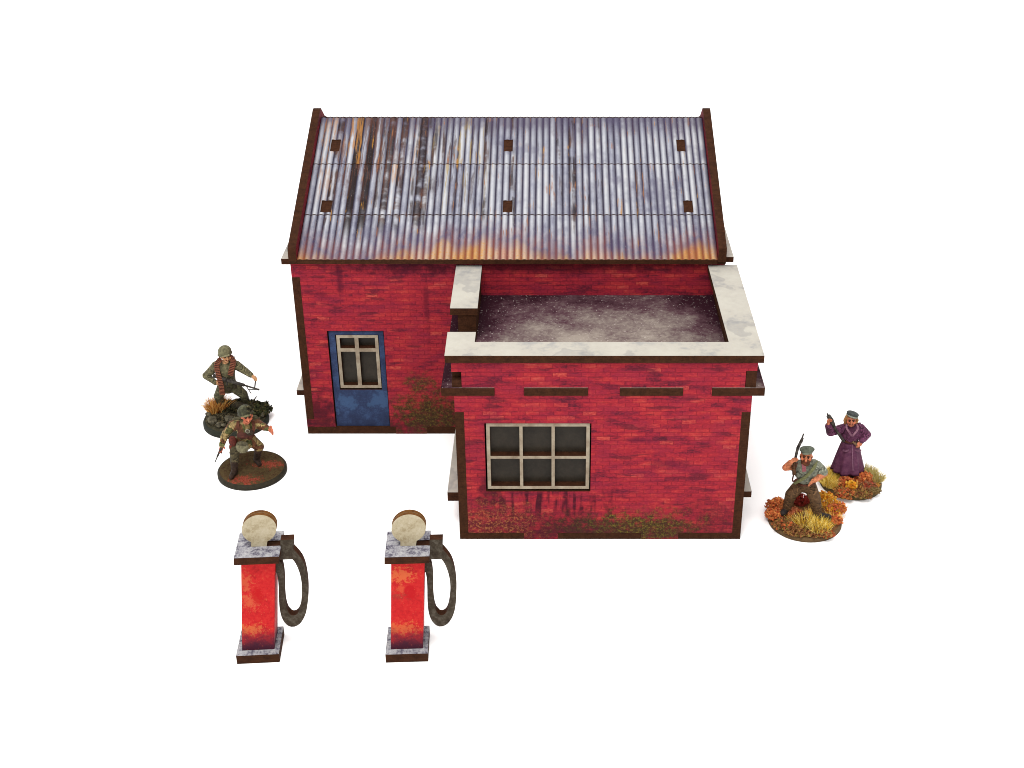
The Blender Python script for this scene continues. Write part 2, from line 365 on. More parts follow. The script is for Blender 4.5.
def frame_grid(name, parent, x0, x1, z0, z1, y, th, border, vbars, hbars, barw, axis='y', behind=1):
    """window frame in a wall: border, glazing bars and a dark pane behind"""
    bm = bmesh.new()
    def B(a0, a1, c0, c1):
        if axis == 'y': bx(bm, a0, a1, y, y + th, c0, c1, 'y')
        else: bx(bm, y, y + th, a0, a1, c0, c1, 'x')
    B(x0, x0 + border, z0, z1); B(x1 - border, x1, z0, z1)
    B(x0 + border, x1 - border, z0, z0 + border); B(x0 + border, x1 - border, z1 - border, z1)
    zs = [z0 + border] + [v for h in hbars for v in (h - barw / 2, h + barw / 2)] + [z1 - border]
    for h in hbars: B(x0 + border, x1 - border, h - barw / 2, h + barw / 2)
    for vb in vbars:
        for i in range(0, len(zs), 2): B(vb - barw / 2, vb + barw / 2, zs[i], zs[i + 1])
    fr = obj(name, bm, [FRAME, MDF], parent)
    bm = bmesh.new(); g = .004
    yy0, yy1 = (y + th + g, y + th + .09) if behind > 0 else (y - .09, y - g)
    if axis == 'y': bx(bm, x0 + .02, x1 - .02, yy0, yy1, z0 + .02, z1 - .02)
    else: bx(bm, yy0, yy1, x0 + .02, x1 - .02, z0 + .02, z1 - .02)
    obj('pane', bm, PANE, fr)
    return fr

# blue door, its window let into a hole in the leaf
bm = bmesh.new(); ya, yb = MY0 + .07, MY0 + .27
wx0, wx1, wz0, wz1 = -5.38, -3.62, 2.00, 4.55
bx(bm, dx0 + .05, wx0, ya, yb, dz0, dz1 - .05, 'y'); bx(bm, wx1, dx1 - .03, ya, yb, dz0, dz1 - .05, 'y')
bx(bm, wx0, wx1, ya, yb, dz0, wz0, 'y'); bx(bm, wx0, wx1, ya, yb, wz1, dz1 - .05, 'y')
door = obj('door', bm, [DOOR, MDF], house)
frame_grid('window_frame', door, wx0 + .04, wx1 - .03, wz0 + .07, wz1 - .03, MY0 + .09, .27, .13, [(-4.53)], [3.84], .16)
bm = bmesh.new(); bx(bm, dx0, dx1, MY0 + .50, MY0 + .56, dz0, dz1); obj('door_backing', bm, MDF, house)

# window ledges on the gable sides and eave ledges
def ledge(name, x0, x1, y0, y1, z1, th=.24):
    bm = bmesh.new(); bx(bm, x0, x1, y0, y1, z1 - th, z1, 'z'); return obj(name, bm, [COPING, MDF], house)
for xx, s in ((MX0, -1), (MX1, 1)):
    fr = frame_grid('side_window_frame', house, 10.65, 14.55, 2.15, 4.75, xx + (.08 if s < 0 else -.23), .15, .16, [11.95, 13.25], [3.45], .14, axis='x', behind=-s)
xo = .38
ledge('window_sill', MX0 - xo, MX0 - .003, 7.95, 14.9, 1.80); ledge('window_sill', MX1 + .003, MX1 + xo, 10.3, 14.9, 1.80)
ledge('eave_ledge', MX0 - .36, MX0 - .003, 7.62, 22.0, 7.88, .24); ledge('eave_ledge', MX1 + .003, MX1 + .33, 7.62, 22.0, 7.96, .22)
SLABT = tray_mat  # noqa

# roof: MDF slabs, three corrugated printed sheets in front, with the tab slots left open
rx0, rx1 = MX0 + T + .02, MX1 - T - .02
nrm = Vector((0, -RK, 1)).normalized()
bm = bmesh.new()
th = .14 / nrm.z
for sgn in (0, 1):
    ys = (7.30, RY - .05) if sgn == 0 else (RY + .05, 2 * RY - 7.30)
    prism(bm, [(ys[0], rz(ys[0]) - .05), (ys[1], rz(ys[1]) - .05), (ys[1], rz(ys[1]) - th - .05), (ys[0], rz(ys[0]) - th - .05)], 'x', rx0, rx1, 0, 0)
roof = obj('roof', bm, [MDF], house)
SLOTS_HI = [(-5.93, -5.54), (1.37, 1.75), (8.66, 9.02)]; SLOTS_LO = [(-5.93, -5.50), (1.42, 1.80), (8.72, 9.10)]
def sheet(ya, yb, slots, sy, back=False):
    bm = bmesh.new(); amp = .030
    xs = []
    n = int((rx1 - rx0) / PER * 10)
    xs = [rx0 + (rx1 - rx0) * i / n for i in range(n + 1)]
    for a, b in slots: xs += [a, b]
    xs = sorted(set(xs)); yss = sorted(set([ya, yb] + ([sy[0], sy[1]] if sy else [])))
    grid = []
    for y in yss:
        row = []
        for x in xs:
            h = amp * (math.cos(2 * math.pi * (x / PER - .5)) * .5 + .5)
            p = Vector((x, y, rz(y))) + (nrm if not back else Vector((0, RK, 1)).normalized()) * (h - .028)
            row.append(bm.verts.new(p))
        grid.append(row)
    for j in range(len(yss) - 1):
        for i in range(len(xs) - 1):
            mx, my = (xs[i] + xs[i + 1]) / 2, (yss[j] + yss[j + 1]) / 2
            if sy and sy[0] < my < sy[1] and any(a < mx < b for a, b in slots): continue
            bm.faces.new((grid[j][i], grid[j][i + 1], grid[j + 1][i + 1], grid[j + 1][i]))
    # thickness: skirt down to the slab round every open edge
    bmesh.ops.recalc_face_normals(bm, faces=bm.faces)
    be = [e for e in bm.edges if len(e.link_faces) == 1]
    r = bmesh.ops.extrude_edge_only(bm, edges=be)
    nv = [v for v in r['geom'] if isinstance(v, bmesh.types.BMVert)]
    for v in nv: v.co.z = rz(v.co.y) - .052
    for f in [f for f in r['geom'] if isinstance(f, bmesh.types.BMFace)]: f.material_index = 1
    return obj('corrugated_sheet', bm, [ROOF, MDF], roof)
sheet(7.305, 9.60, [], None); sheet(9.645, 12.42, SLOTS_LO, (9.76, 10.40)); sheet(12.465, 15.20, SLOTS_HI, (13.18, 13.87))
sheet(RY + .07, RY + 7.9, [], None, True)

# annex walls
y0, y1 = 0.0, T
wx0, wx1, wz0, wz1 = 1.02, 4.80, 2.03, 4.90
bm = bmesh.new()
fw(T, wx0, .202, AZ - .003); fw(wx1, AX1 - T, .202, AZ - .003); fw(wx0, wx1, .202, wz0); fw(wx0, wx1, wz1, AZ - .003)
fw(0, T, 5.36, AZ - .003); fw(AX1 - T, AX1, 5.36, AZ - .003)
fw(2.37, 3.63, GZ, .20); fw(6.70, 8.07, GZ, .20)
obj('annex_front_wall', bm, [BR_ANNEX, MDF], house)
frame_grid('window_frame', house, wx0 + .06, wx1 - .05, wz0 + .08, wz1 - .03, .045, .30, .125, [2.31, 3.45], [3.46], .115)
for xa, xb in ((0, T), (AX1 - T, AX1)):
    bm = bmesh.new()
    bx(bm, xa, xb, .004, T + .002, .204, 5.357, 'x'); bx(bm, xa, xb, T + .002, 2.2, .204, AZ - .003, 'x'); bx(bm, xa, xb, 5.6, MY0 - .003, .204, AZ - .003, 'x')
    bx(bm, xa, xb, 2.2, 5.6, .204, 2.1, 'x'); bx(bm, xa, xb, 2.2, 5.6, 4.8, AZ - .003, 'x')
    obj('annex_side_wall', bm, [BR_SIDE, MDF], house)
    frame_grid('side_window_frame', house, 2.25, 5.55, 2.15, 4.75, xa + .08 if xa == 0 else xb - .23, .15, .16, [3.35, 4.45], [3.45], .14, axis='x', behind=1 if xa == 0 else -1)
bm = bmesh.new()
for a, b in ((0, 2.367), (3.633, 6.697), (8.073, AX1)): bx(bm, a, b, .012, .3, GZ, .199)
bx(bm, 0, AX1, .3, MY0 - .003, GZ, .199); obj('annex_floor_plate', bm, MDF, house)
ledge('window_sill', -.45, -.003, .62, 6.1, 1.58, .38); ledge('window_sill', AX1 + .003, AX1 + .42, .8, 6.1, 1.50, .26)

# annex flat roof: slab with overhang at the sides, parapets and pale coping
bm = bmesh.new()
for a, b in ((-.44, 1.41), (2.44, 4.66), (5.77, 7.96), (8.97, 10.80)): bx(bm, a, b, -.03, .32, AZ, AZ + .31, 'z')
bx(bm, -.44, 10.80, .32, MY0 - .003, AZ, AZ + .31, 'z')
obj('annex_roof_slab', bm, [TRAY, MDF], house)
pz0, pz1 = AZ + .313, 7.38
bm = bmesh.new()
bx(bm, .28, 10.10, 0, .3, pz0, pz1, 'y'); bx(bm, -.06, .28, 0, .3, 6.96, pz1, 'y'); bx(bm, 10.10, 10.48, 0, .3, 7.0, pz1, 'y')
for a, b in ((1.413, 2.437), (4.663, 5.767), (7.963, 8.967)): bx(bm, a, b, 0, .3, AZ - .001, pz0, 'y')
obj('front_parapet', bm, [BR_PAR, MDF], house)
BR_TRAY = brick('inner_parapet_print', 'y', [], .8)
def side_parapet(xa, xb, gap, lab=None):
    bm = bmesh.new()
    top = 6.955 if xa < 2 else 6.997
    if gap:
        bx(bm, xa, xb, .03, .303, pz0, 6.62, 'x'); bx(bm, xa, xb, .303, 1.75, pz0, pz1, 'x'); bx(bm, xa, xb, 3.66, MY0 - .003, pz0, pz1, 'x'); bx(bm, xa, xb, 1.75, 3.66, pz0, pz0 + .12, 'x')
        bx(bm, xb + .003, .60, .303, 1.75, pz0, pz1, None, 1); bx(bm, xb + .003, .60, 3.66, MY0 - .003, pz0, pz1, None, 1)
    else:
        bx(bm, xa, xb, .012, .303, pz0, top, 'x'); bx(bm, xa, xb, .303, MY0 - .003, pz0, pz1, 'x'); bx(bm, 9.80, xa - .003, .303, MY0 - .003, pz0, pz1, None, 1)
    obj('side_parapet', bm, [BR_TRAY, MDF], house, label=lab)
side_parapet(-.06, .28, True, 'left parapet with an open drain gap'); side_parapet(10.12, 10.48, False)
cz0, cz1 = 7.383, 7.66
bm = bmesh.new()
prism(bm, [(-.26, -.14), (10.66, -.14), (10.66, MY0 - .02), (9.52, MY0 - .02), (9.56, .89), (.72, .89), (.72, 1.67), (-.28, 1.67)], 'z', cz0, cz1)
obj('coping', bm, [COPING, MDF], house)
bm = bmesh.new(); prism(bm, [(-.33, 3.60), (.68, 3.60), (.66, MY0 - .02), (-.35, MY0 - .02)], 'z', cz0, cz1)
obj('coping', bm, [COPING, MDF], house, label='short separate coping strip behind the parapet gap')

# ------------------------------------------------------------------ fuel pumps
def red_pump_mat(patches):
    m = NT('scuffed_red_pump_print', .6, .3)
    X, Y, Z = m.sep(); uv = m.comb(m.math('ADD', X, Y), Z); k = .66
    a = m.noise(2.4, uv, 5, .7); g = m.noise(9, uv, 4, .7, off=(6, 1, 0)); fl = m.noise(7, uv, 6, .85, off=(2, 1, 0))
    v = m.math('ADD', m.math('MULTIPLY', a, .5), m.math('MULTIPLY', g, .5))
    c = m.ramp(v, [(.34, srgb((186, 22, 28), k)), (.50, srgb((226, 34, 38), k)), (.60, srgb((232, 52, 46), k)), (.72, srgb((240, 110, 66), k))])
    for (cx, cz, rx_, rz_, colr, amt, jag) in patches:
        c = m.mix(m.math('MULTIPLY', m.blob(X, Z, cx, cz, rx_, rz_, fl, jag, .3), amt), c, srgb(colr, k))
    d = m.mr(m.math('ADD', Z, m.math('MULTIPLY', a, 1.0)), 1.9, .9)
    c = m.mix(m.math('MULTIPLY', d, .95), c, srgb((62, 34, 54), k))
    c = m.mix(m.math('MULTIPLY', m.mr(m.noise(17, uv, 2), .66, .72), .45), c, srgb((250, 140, 90), k))
    m.col(c); return m.m
def plate_mat():
    m = NT('chipped_grey_violet_plate', .7, .2)
    a = m.noise(3.4, None, 5, .7); g = m.noise(14, None, 3, .7)
    c = m.ramp(m.math('ADD', m.math('MULTIPLY', a, .65), m.math('MULTIPLY', g, .35)), [(.36, srgb((70, 64, 82), .6)), (.45, srgb((138, 134, 148), .6)), (.52, srgb((192, 190, 196), .6)), (.64, srgb((226, 224, 224), .6))])
    m.col(c); return m.m
def globe_mat():
    m = NT('cream_globe_print', .65, .25)
    a = m.noise(3, None, 5, .65); g = m.noise(13, None, 3, .7)
    c = m.ramp(m.math('ADD', m.math('MULTIPLY', a, .6), m.math('MULTIPLY', g, .4)), [(.35, srgb((176, 158, 124), .68)), (.5, srgb((208, 194, 162), .68)), (.65, srgb((222, 210, 184), .68))])
    m.col(c); return m.m
def hose_mat():
    m = NT('grey_olive_hose_print', .7, .2)
    a = m.noise(6, None, 5, .75); c = m.ramp(a, [(.3, srgb((52, 42, 34), .66)), (.5, srgb((78, 68, 56), .66)), (.7, srgb((112, 104, 92), .66))])
    m.col(c); return m.m
PLATE, GLOBE, HOSE = plate_mat(), globe_mat(), hose_mat()

def fuel_pump(cx, cy, lean, label, patches, yaw):
    root = empty('fuel_pump', (cx, cy, GZ), label, 'fuel pump', 'red fuel pumps standing in front of the station')
    def L(bm):                       # the post leans a touch to one side
        for v in bm.verts: v.co.x += lean * max(0, v.co.z - .27); x_, y_ = v.co.x, v.co.y; v.co.x = x_ * math.cos(yaw) - y_ * math.sin(yaw) + cx; v.co.y = x_ * math.sin(yaw) + y_ * math.cos(yaw) + cy
        return bm
    bm = bmesh.new(); bx(bm, -.685, .685, -.69, .70, GZ, .25, 'z'); obj('base', L(bm), [PLATE, MDF], root)
    bm = bmesh.new(); bx(bm, -.52, .52, -.44, .46, .251, 3.86); obj('body', L(bm), [red_pump_mat(patches)], root)
    # top plate with a slot across it
    bm = bmesh.new(); z0, z1 = 3.862, 4.13
    bx(bm, -.71, .68, -.70, -.13, z0, z1, 'z'); bx(bm, -.71, .68, .16, .68, z0, z1, 'z'); bx(bm, -.71, -.24, -.13, .16, z0, z1, 'z')
    bx(bm, -.24, .68, -.13, .16, z0, z0 + .03, 'z', 1, 1); bx(bm, .22, .68, -.12, .15, z0 + .031, z1 - .03, 'z', 1, 1)
    obj('top_plate', L(bm), [PLATE, MDF], root)
    # two-layer disc globe on a neck that drops into the slot
    gl = None
    for a, b in ((-.125, .005), (.015, .145)):
        bm = bmesh.new(); R = .535; zc = 4.78; pts = []
        for i in range(49):
            t = math.radians(-62 + 304 * i / 48); pts.append((R * math.cos(t) - .0, zc + R * math.sin(t)))
        pts.append((-.25, 3.9)); pts.append((.21, 3.9))
        prism(bm, pts, 'y', a, b); o = obj('globe' if gl is None else 'rear_disc', L(bm), [GLOBE, MDF_L], root if gl is None else gl); gl = gl or o
    # bracket block and hose loop, cut from one flat plate
    bm = bmesh.new(); bx(bm, .66, 1.07, -.18, .10, 3.62, 4.38, 'y'); br = obj('hose_bracket', L(bm), [HOSE, MDF], root)
    outer = [(293, 551), (298, 556.5), (302.5, 563), (305.5, 573), (307.5, 587), (307.5, 602), (306, 614), (303, 621), (299.6, 625.6), (296, 627.8), (292, 628.6), (288, 627.4), (284.5, 624.2), (281.4, 619), (279.3, 611), (278.4, 600), (278.3, 590), (277.5, 579), (276, 572.5), (274, 572)]
    inner = [(274, 562), (280, 562), (282.5, 568), (284, 580), (284, 592), (284.6, 602), (286, 609), (288, 614), (291, 617), (295, 617), (298.3, 614), (300.3, 607), (301.3, 596), (301.3, 586), (299.5, 576), (296.5, 568), (293.5, 562.5), (290.5, 560)]
    def q(p):
        P = at(p[0] - .3, p[1] + .2, -6.16 - .175); return (P.x + 6.17 - .105 * (P.z - .27), P.z)
    # smooth both outlines with a spline pass
    def smooth(pts):
        for _ in range(2):
            o = [pts[0]]
            for a, b in zip(pts, pts[1:]): o += [(a[0] * .75 + b[0] * .25, a[1] * .75 + b[1] * .25), (a[0] * .25 + b[0] * .75, a[1] * .25 + b[1] * .75)]
            pts = o + [pts[-1]]
        return pts
    O, I = smooth([q(p) for p in outer]), smooth([q(p) for p in inner]); I = I[::-1]
    n = 60
    def resamp(P):
        d = [0]
        for a, b in zip(P, P[1:]): d.append(d[-1] + math.dist(a, b))
        out = []; j = 0
        for i in range(n + 1):
            t = d[-1] * i / n
            while j < len(d) - 2 and d[j + 1] < t: j += 1
            f = (t - d[j]) / max(1e-9, d[j + 1] - d[j]); out.append((P[j][0] + (P[j + 1][0] - P[j][0]) * f, P[j][1] + (P[j + 1][1] - P[j][1]) * f))
        return out
    O, I = resamp(O), resamp(I); bm = bmesh.new(); ya, yb = -.175, .095
    V = [[bm.verts.new((p[0], y, p[1])) for p in P] for P in (O, I) for y in (ya, yb)]   # Of Ob If Ib
    for i in range(n):
        for (a, b, mi) in ((0, 2, 0), (3, 1, 0), (1, 0, 1), (2, 3, 1)):
            f = bm.faces.new((V[a][i], V[b][i], V[b][i + 1], V[a][i + 1])); f.material_index = mi
    for i in (0, n):
        f = bm.faces.new((V[0][i], V[1][i], V[3][i], V[2][i])); f.material_index = 1
    bmesh.ops.recalc_face_normals(bm, faces=bm.faces)
    obj('hose', L(bm), [HOSE, MDF], root)
    return root
fuel_pump(-6.17, -6.16, .105, 'red fuel pump flecked with orange, farthest from the annex', [
    (-.12, 3.1, .22, .35, (236, 112, 70), .6, 4.5), (0, 2.35, .28, .3, (236, 112, 72), .65, 4.5), (.25, 2.55, .2, .35, (214, 14, 22), .85, 1.2), (-.1, 1.2, .36, .2, (240, 128, 70), .7, 4.5)], math.radians(4))
fuel_pump(-1.33, -6.11, .062, 'red fuel pump with a dark red square patch high on its front', [
    (-.0, 3.3, .38, .26, (244, 116, 66), .9, 3.5), (0, 2.75, .2, .2, (240, 96, 60), .7, 4.0), (.24, 2.65, .22, .33, (214, 18, 28), 1.0, .25), (-.15, 2.5, .26, .16, (150, 60, 50), .45, 4), (-.1, 1.2, .5, .22, (240, 120, 66), .7, 4.5)], math.radians(2.5))

# ------------------------------------------------------------------ painted miniature people
PAINT = {}
def paint_mat(rough=.55):
    m = NT('hand_painted_figure', rough, .3)
    a = m.n('ShaderNodeAttribute', attribute_name='paint').outputs['Color']
    g = m.noise(9, None, 4, .65); h = m.noise(30, None, 3, .6)
    c = m.mix(.55, a, m.ramp(g, [(.34, (.16,) * 3), (.5, (.55,) * 3), (.64, (1,) * 3)]), 'OVERLAY')
    m.col(c); m.bump(m.math('ADD', g, m.math('MULTIPLY', h, .4)), .08, 1.0); return m.m
FIG = paint_mat()
def flat_paint(name, c0, c1, sc=12, rough=.6, k=.7, metal=0):
    m = NT(name, rough, .3); m.col(m.ramp(m.noise(sc, None, 4, .7), [(.35, srgb(c0, k)), (.65, srgb(c1, k))])); m.bump(m.noise(sc * 1.6), .03)
    return m.m

def tone(c, k):
    if callable(c): return lambda p: tuple(min(1, q * k * k) for q in c(p)[:3]) + (1,)
    return tuple(min(255, q * k) for q in c)

class Body:
    """one continuous figure: tapered limbs and ellipsoids fused by a voxel remesh, then hand-painted per vertex"""
    def __init__(s): s.p = []; s.g = 1.0
    def cap(s, a, ra, b, rb, col, pri=0.0): ra *= s.g; rb *= s.g; s.p.append(('c', Vector(a), ra, Vector(b), rb, col, pri)); return s
    def chain(s, pts, col):
        for (a, ra), (b, rb) in zip(pts, pts[1:]): s.cap(a, ra, b, rb, col)
        return s
    def ell(s, c, r, col, pri=0.0, rot=None): s.p.append(('e', Vector(c), Vector(r) if not isinstance(r, float) else Vector((r, r, r)), rot or Matrix.Identity(3), 0, col, pri)); return s
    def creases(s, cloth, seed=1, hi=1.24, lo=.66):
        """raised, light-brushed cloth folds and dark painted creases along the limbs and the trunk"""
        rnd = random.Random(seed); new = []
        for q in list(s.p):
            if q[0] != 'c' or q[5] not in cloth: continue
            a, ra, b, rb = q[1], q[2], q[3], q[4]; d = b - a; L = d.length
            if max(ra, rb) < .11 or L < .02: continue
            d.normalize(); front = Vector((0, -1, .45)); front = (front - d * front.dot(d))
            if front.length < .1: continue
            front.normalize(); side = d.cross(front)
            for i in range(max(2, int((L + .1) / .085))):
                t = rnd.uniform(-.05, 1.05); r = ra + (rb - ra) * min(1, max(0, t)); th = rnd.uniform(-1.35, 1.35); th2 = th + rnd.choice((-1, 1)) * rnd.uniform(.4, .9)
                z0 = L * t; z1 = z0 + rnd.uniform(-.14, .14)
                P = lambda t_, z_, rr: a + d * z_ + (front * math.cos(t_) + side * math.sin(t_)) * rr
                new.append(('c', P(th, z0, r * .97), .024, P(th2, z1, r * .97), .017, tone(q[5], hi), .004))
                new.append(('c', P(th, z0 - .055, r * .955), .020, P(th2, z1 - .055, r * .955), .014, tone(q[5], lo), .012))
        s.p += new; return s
    def mesh(s):
        bm = bmesh.new()
        for q in s.p:
            if q[0] == 'c':
                _, a, ra, b, rb, _, _ = q
                d = b - a; L = d.length
                R = Vector((0, 0, 1)).rotation_difference(d).to_matrix() if L > 1e-6 else Matrix.Identity(3)
                rings = []; n = 14
                for i in range(7):
                    t = math.radians(-90 + 15 * i); rings.append((ra * math.cos(t), ra * math.sin(t)))
                for i in range(7):
                    t = math.radians(15 * i); rings.append((rb * math.cos(t), L + rb * math.sin(t)))
                prev = None
                for (r, z) in rings:
                    r = max(r, 1e-4)
                    cur = [bm.verts.new(a + R @ Vector((r * math.cos(2 * math.pi * j / n), r * math.sin(2 * math.pi * j / n), z))) for j in range(n)]
                    if prev:
                        for j in range(n): bm.faces.new((prev[j], prev[(j + 1) % n], cur[(j + 1) % n], cur[j]))
                    else: bm.faces.new(list(reversed(cur)))
                    prev = cur
                bm.faces.new(prev)
            else:
                _, c, r, R, _, _, _ = q
                M = Matrix.Translation(c) @ (R.to_4x4()) @ Matrix.Diagonal((r.x, r.y, r.z, 1))
                bmesh.ops.create_icosphere(bm, subdivisions=3, radius=1, matrix=M)
        return bm
    def build(s, name, parent, voxel=.02, smooth=3, mat=None):
        off = woff(parent)
        bm = s.mesh(); me = bpy.data.meshes.new('tmp'); bm.to_mesh(me); bm.free()
        o = bpy.data.objects.new('tmp', me); COL.objects.link(o)
        r = o.modifiers.new('r', 'REMESH'); r.mode = 'VOXEL'; r.voxel_size = voxel; r.use_smooth_shade = True
        if smooth: sm = o.modifiers.new('s', 'SMOOTH'); sm.factor = .5; sm.iterations = smooth
        dg = bpy.context.evaluated_depsgraph_get(); dg.update()
        nm = bpy.data.meshes.new_from_object(o.evaluated_get(dg), depsgraph=dg)
        bpy.data.objects.remove(o); bpy.data.meshes.remove(me)
        N = len(nm.vertices); co = np.empty(N * 3); nm.vertices.foreach_get('co', co); co = co.reshape(-1, 3)
        best = np.full(N, 1e9); idx = np.zeros(N, int)
        for k, q in enumerate(s.p):
            if q[0] == 'c':
                a, ra, b, rb = np.array(q[1]), q[2], np.array(q[3]), q[4]; d = b - a; L2 = max(d @ d, 1e-9)
                t = np.clip(((co - a) @ d) / L2, 0, 1); dist = np.linalg.norm(co - a - t[:, None] * d, axis=1) - (ra + (rb - ra) * t)
            else:
                c, r, R = np.array(q[1]), np.array(q[2]), np.array(q[3]); lo = (co - c) @ R
                dist = (np.linalg.norm(lo / r, axis=1) - 1) * r.min()
            dist = dist - q[6]; mk = dist < best; best[mk] = dist[mk]; idx[mk] = k
        cols = np.ones((N, 4))
        for k, q in enumerate(s.p):
            sel = np.where(idx == k)[0]; c = q[5]
            if callable(c):
                for i in sel: cols[i] = c(Vector(co[i]))
            else: cols[sel] = srgb(c, .92)
        at_ = nm.color_attributes.new('paint', 'FLOAT_COLOR', 'POINT'); at_.data.foreach_set('color', cols.ravel())
        co -= np.array(off); nm.vertices.foreach_set('co', co.ravel())
        for p in nm.polygons: p.use_smooth = True
        nm.materials.clear(); nm.materials.append(mat or FIG); nm.name = name; nm.update()
        ob = bpy.data.objects.new(name, nm); COL.objects.link(ob); ob.parent = parent
        return ob

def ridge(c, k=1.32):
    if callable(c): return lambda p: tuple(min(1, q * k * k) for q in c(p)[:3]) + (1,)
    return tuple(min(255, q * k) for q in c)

def camo(p):
    a = noise.noise(p * 4.2); b = noise.noise(p * 5 + Vector((9, 3, 1)))
    c = (150, 128, 84)
    if a > .12: c = (98, 62, 40)
    elif b > .1: c = (84, 84, 48)
    return srgb(c, .92)
def dapple(c0, c1, sc=6, th=0.05, off=0):
    def f(p): return srgb(c0 if noise.noise(p * sc + Vector((off, 0, 0))) > th else c1, .92)
    return f

def hand(B, wrist, mid, curl, thumb, col, s=1.0):
    """palm with four unequal bent fingers and a thumb; mid = direction of the hand, curl = where the fingertips bend, thumb = side of the thumb"""
    B.g, g_keep = 1.0, B.g
    w, m, c, t = Vector(wrist), Vector(mid).normalized(), Vector(curl).normalized(), Vector(thumb).normalized()
    pc = w + m * .09 * s
    B.cap(w, .060 * s, pc, .058 * s, col); B.cap(pc - t * .035 * s, .046 * s, pc + t * .035 * s, .046 * s, col)
    for i, ln in enumerate((.085, .10, .095, .07)):
        o = t * (.066 - .044 * i) * s; k0 = pc + m * .035 * s + o; k1 = k0 + (m * .7 + c * .5).normalized() * ln * s; k2 = k1 + (c * .9 - m * .15).normalized() * ln * .8 * s
        B.cap(k0, .027 * s, k1, .024 * s, col); B.cap(k1, .024 * s, k2, .020 * s, col)
    b = w + m * .05 * s + t * .05 * s; B.cap(b, .030 * s, b + (t * .8 + m * .6).normalized() * .09 * s, .025 * s, col)
    e = b + (t * .8 + m * .6).normalized() * .09 * s; B.cap(e, .025 * s, e + (c * .5 + m).normalized() * .06 * s, .021 * s, col); B.g = g_keep

def head(B, c, f, up, skin, s=1.0, brow=(70, 40, 30), beard=None, mouth=(120, 50, 42)):
    """head with brow, nose, eyes, mouth, ears and chin; c centre, f facing"""
    B.g, g_keep = 1.0, B.g
    c = Vector(c); f = Vector(f).normalized(); up = Vector(up); up = (up - f * up.dot(f)).normalized(); r = f.cross(up)
    R = Matrix((r, f, up)).transposed()
    def P(x, y, z): return c + R @ Vector((x, y, z)) * s
    B.ell(c, Vector((.165, .195, .215)) * s, skin, 0, R)
    B.ell(P(0, .055, -.13), Vector((.115, .125, .10)) * s, skin, 0, R)
    B.cap(P(0, .19, .01), .024 * s, P(0, .245, -.065), .038 * s, skin)            # nose
    B.cap(P(-.09, .165, .045), .022 * s, P(.09, .165, .045), .022 * s, skin)      # brow ridge
    lx = {True: beard, False: skin}
    for e in (-1, 1):
        B.ell(P(.10 * e, .13, -.05), .058 * s, (min(255, skin[0] + 4), skin[1] - 6, skin[2] - 5))    # cheek
        B.ell(P(.17 * e, -.01, -.03), Vector((.03, .045, .06)) * s, skin, 0, R)   # ear
        B.ell(P(.066 * e, .178, .008), .021 * s, (54, 34, 28), .008)              # eye
        B.cap(P(.035 * e, .183, .046), .014 * s, P(.10 * e, .168, .046), .012 * s, brow, .010)
    if beard:
        B.ell(P(0, .10, -.19), Vector((.14, .11, .11)) * s, beard, .01, R)
        for e in (-1, 1): B.cap(P(.14 * e, .05, -.05), .045 * s, P(.07 * e, .14, -.16), .06 * s, beard, .01)
        B.cap(P(-.06, .20, -.088), .024 * s, P(.06, .20, -.088), .024 * s, beard, .012)
        B.cap(P(-.03, .21, -.120), .012 * s, P(.03, .21, -.120), .012 * s, mouth, .016)
    else:
        B.cap(P(-.045, .178, -.118), .016 * s, P(.045, .178, -.118), .016 * s, mouth, .012)
        B.ell(P(0, .155, -.175), .045 * s, skin)                                   # chin
    B.g = g_keep
    return P

def disc_base(root, cx, cy, r, h, mat, rim, top_noise=.07, seed=0, name='base'):
    """round textured figure base"""
    bm = bmesh.new(); n = 72; rnd = random.Random(seed)
    rings = []
    def ring(rad, z, wob=0):
        return [bm.verts.new((cx + rad * math.cos(2 * math.pi * i / n), cy + rad * math.sin(2 * math.pi * i / n), z)) for i in range(n)]
    prof = [(r, GZ), (r * 1.0, h * .35), (r * .965, h * .9), (r * .93, h)]
    prev = None
    for k, (rad, z) in enumerate(prof):
        cur = ring(rad, z)
        if prev:
            for i in range(n):
                f = bm.faces.new((prev[i], prev[(i + 1) % n], cur[(i + 1) % n], cur[i])); f.material_index = 1
        else: bm.faces.new(list(reversed(cur))).material_index = 1
        prev = cur
    m = 26
    for k in range(1, m + 1):
        rad = r * .93 * (1 - k / m) if k < m else 0
        if k == m:
            c = bm.verts.new((cx, cy, h + .1)); 
            for i in range(n): bm.faces.new((prev[i], prev[(i + 1) % n], c))
            break
        cur = []
        for i in range(n):
            x, y = cx + rad * math.cos(2 * math.pi * i / n), cy + rad * math.sin(2 * math.pi * i / n)
            p = Vector((x, y, seed))
            z = h + min(1, (1 - rad / r) * 5) * (.05 + top_noise * (noise.noise(p * 2.0) + .7 * noise.noise(p * 6) + .6 * noise.noise(p * 15)))
            cur.append(bm.verts.new((x, y, z)))
        for i in range(n): bm.faces.new((prev[i], prev[(i + 1) % n], cur[(i + 1) % n], cur[i]))
        prev = cur
    return obj(name, bm, [mat, rim], root, smooth=True)

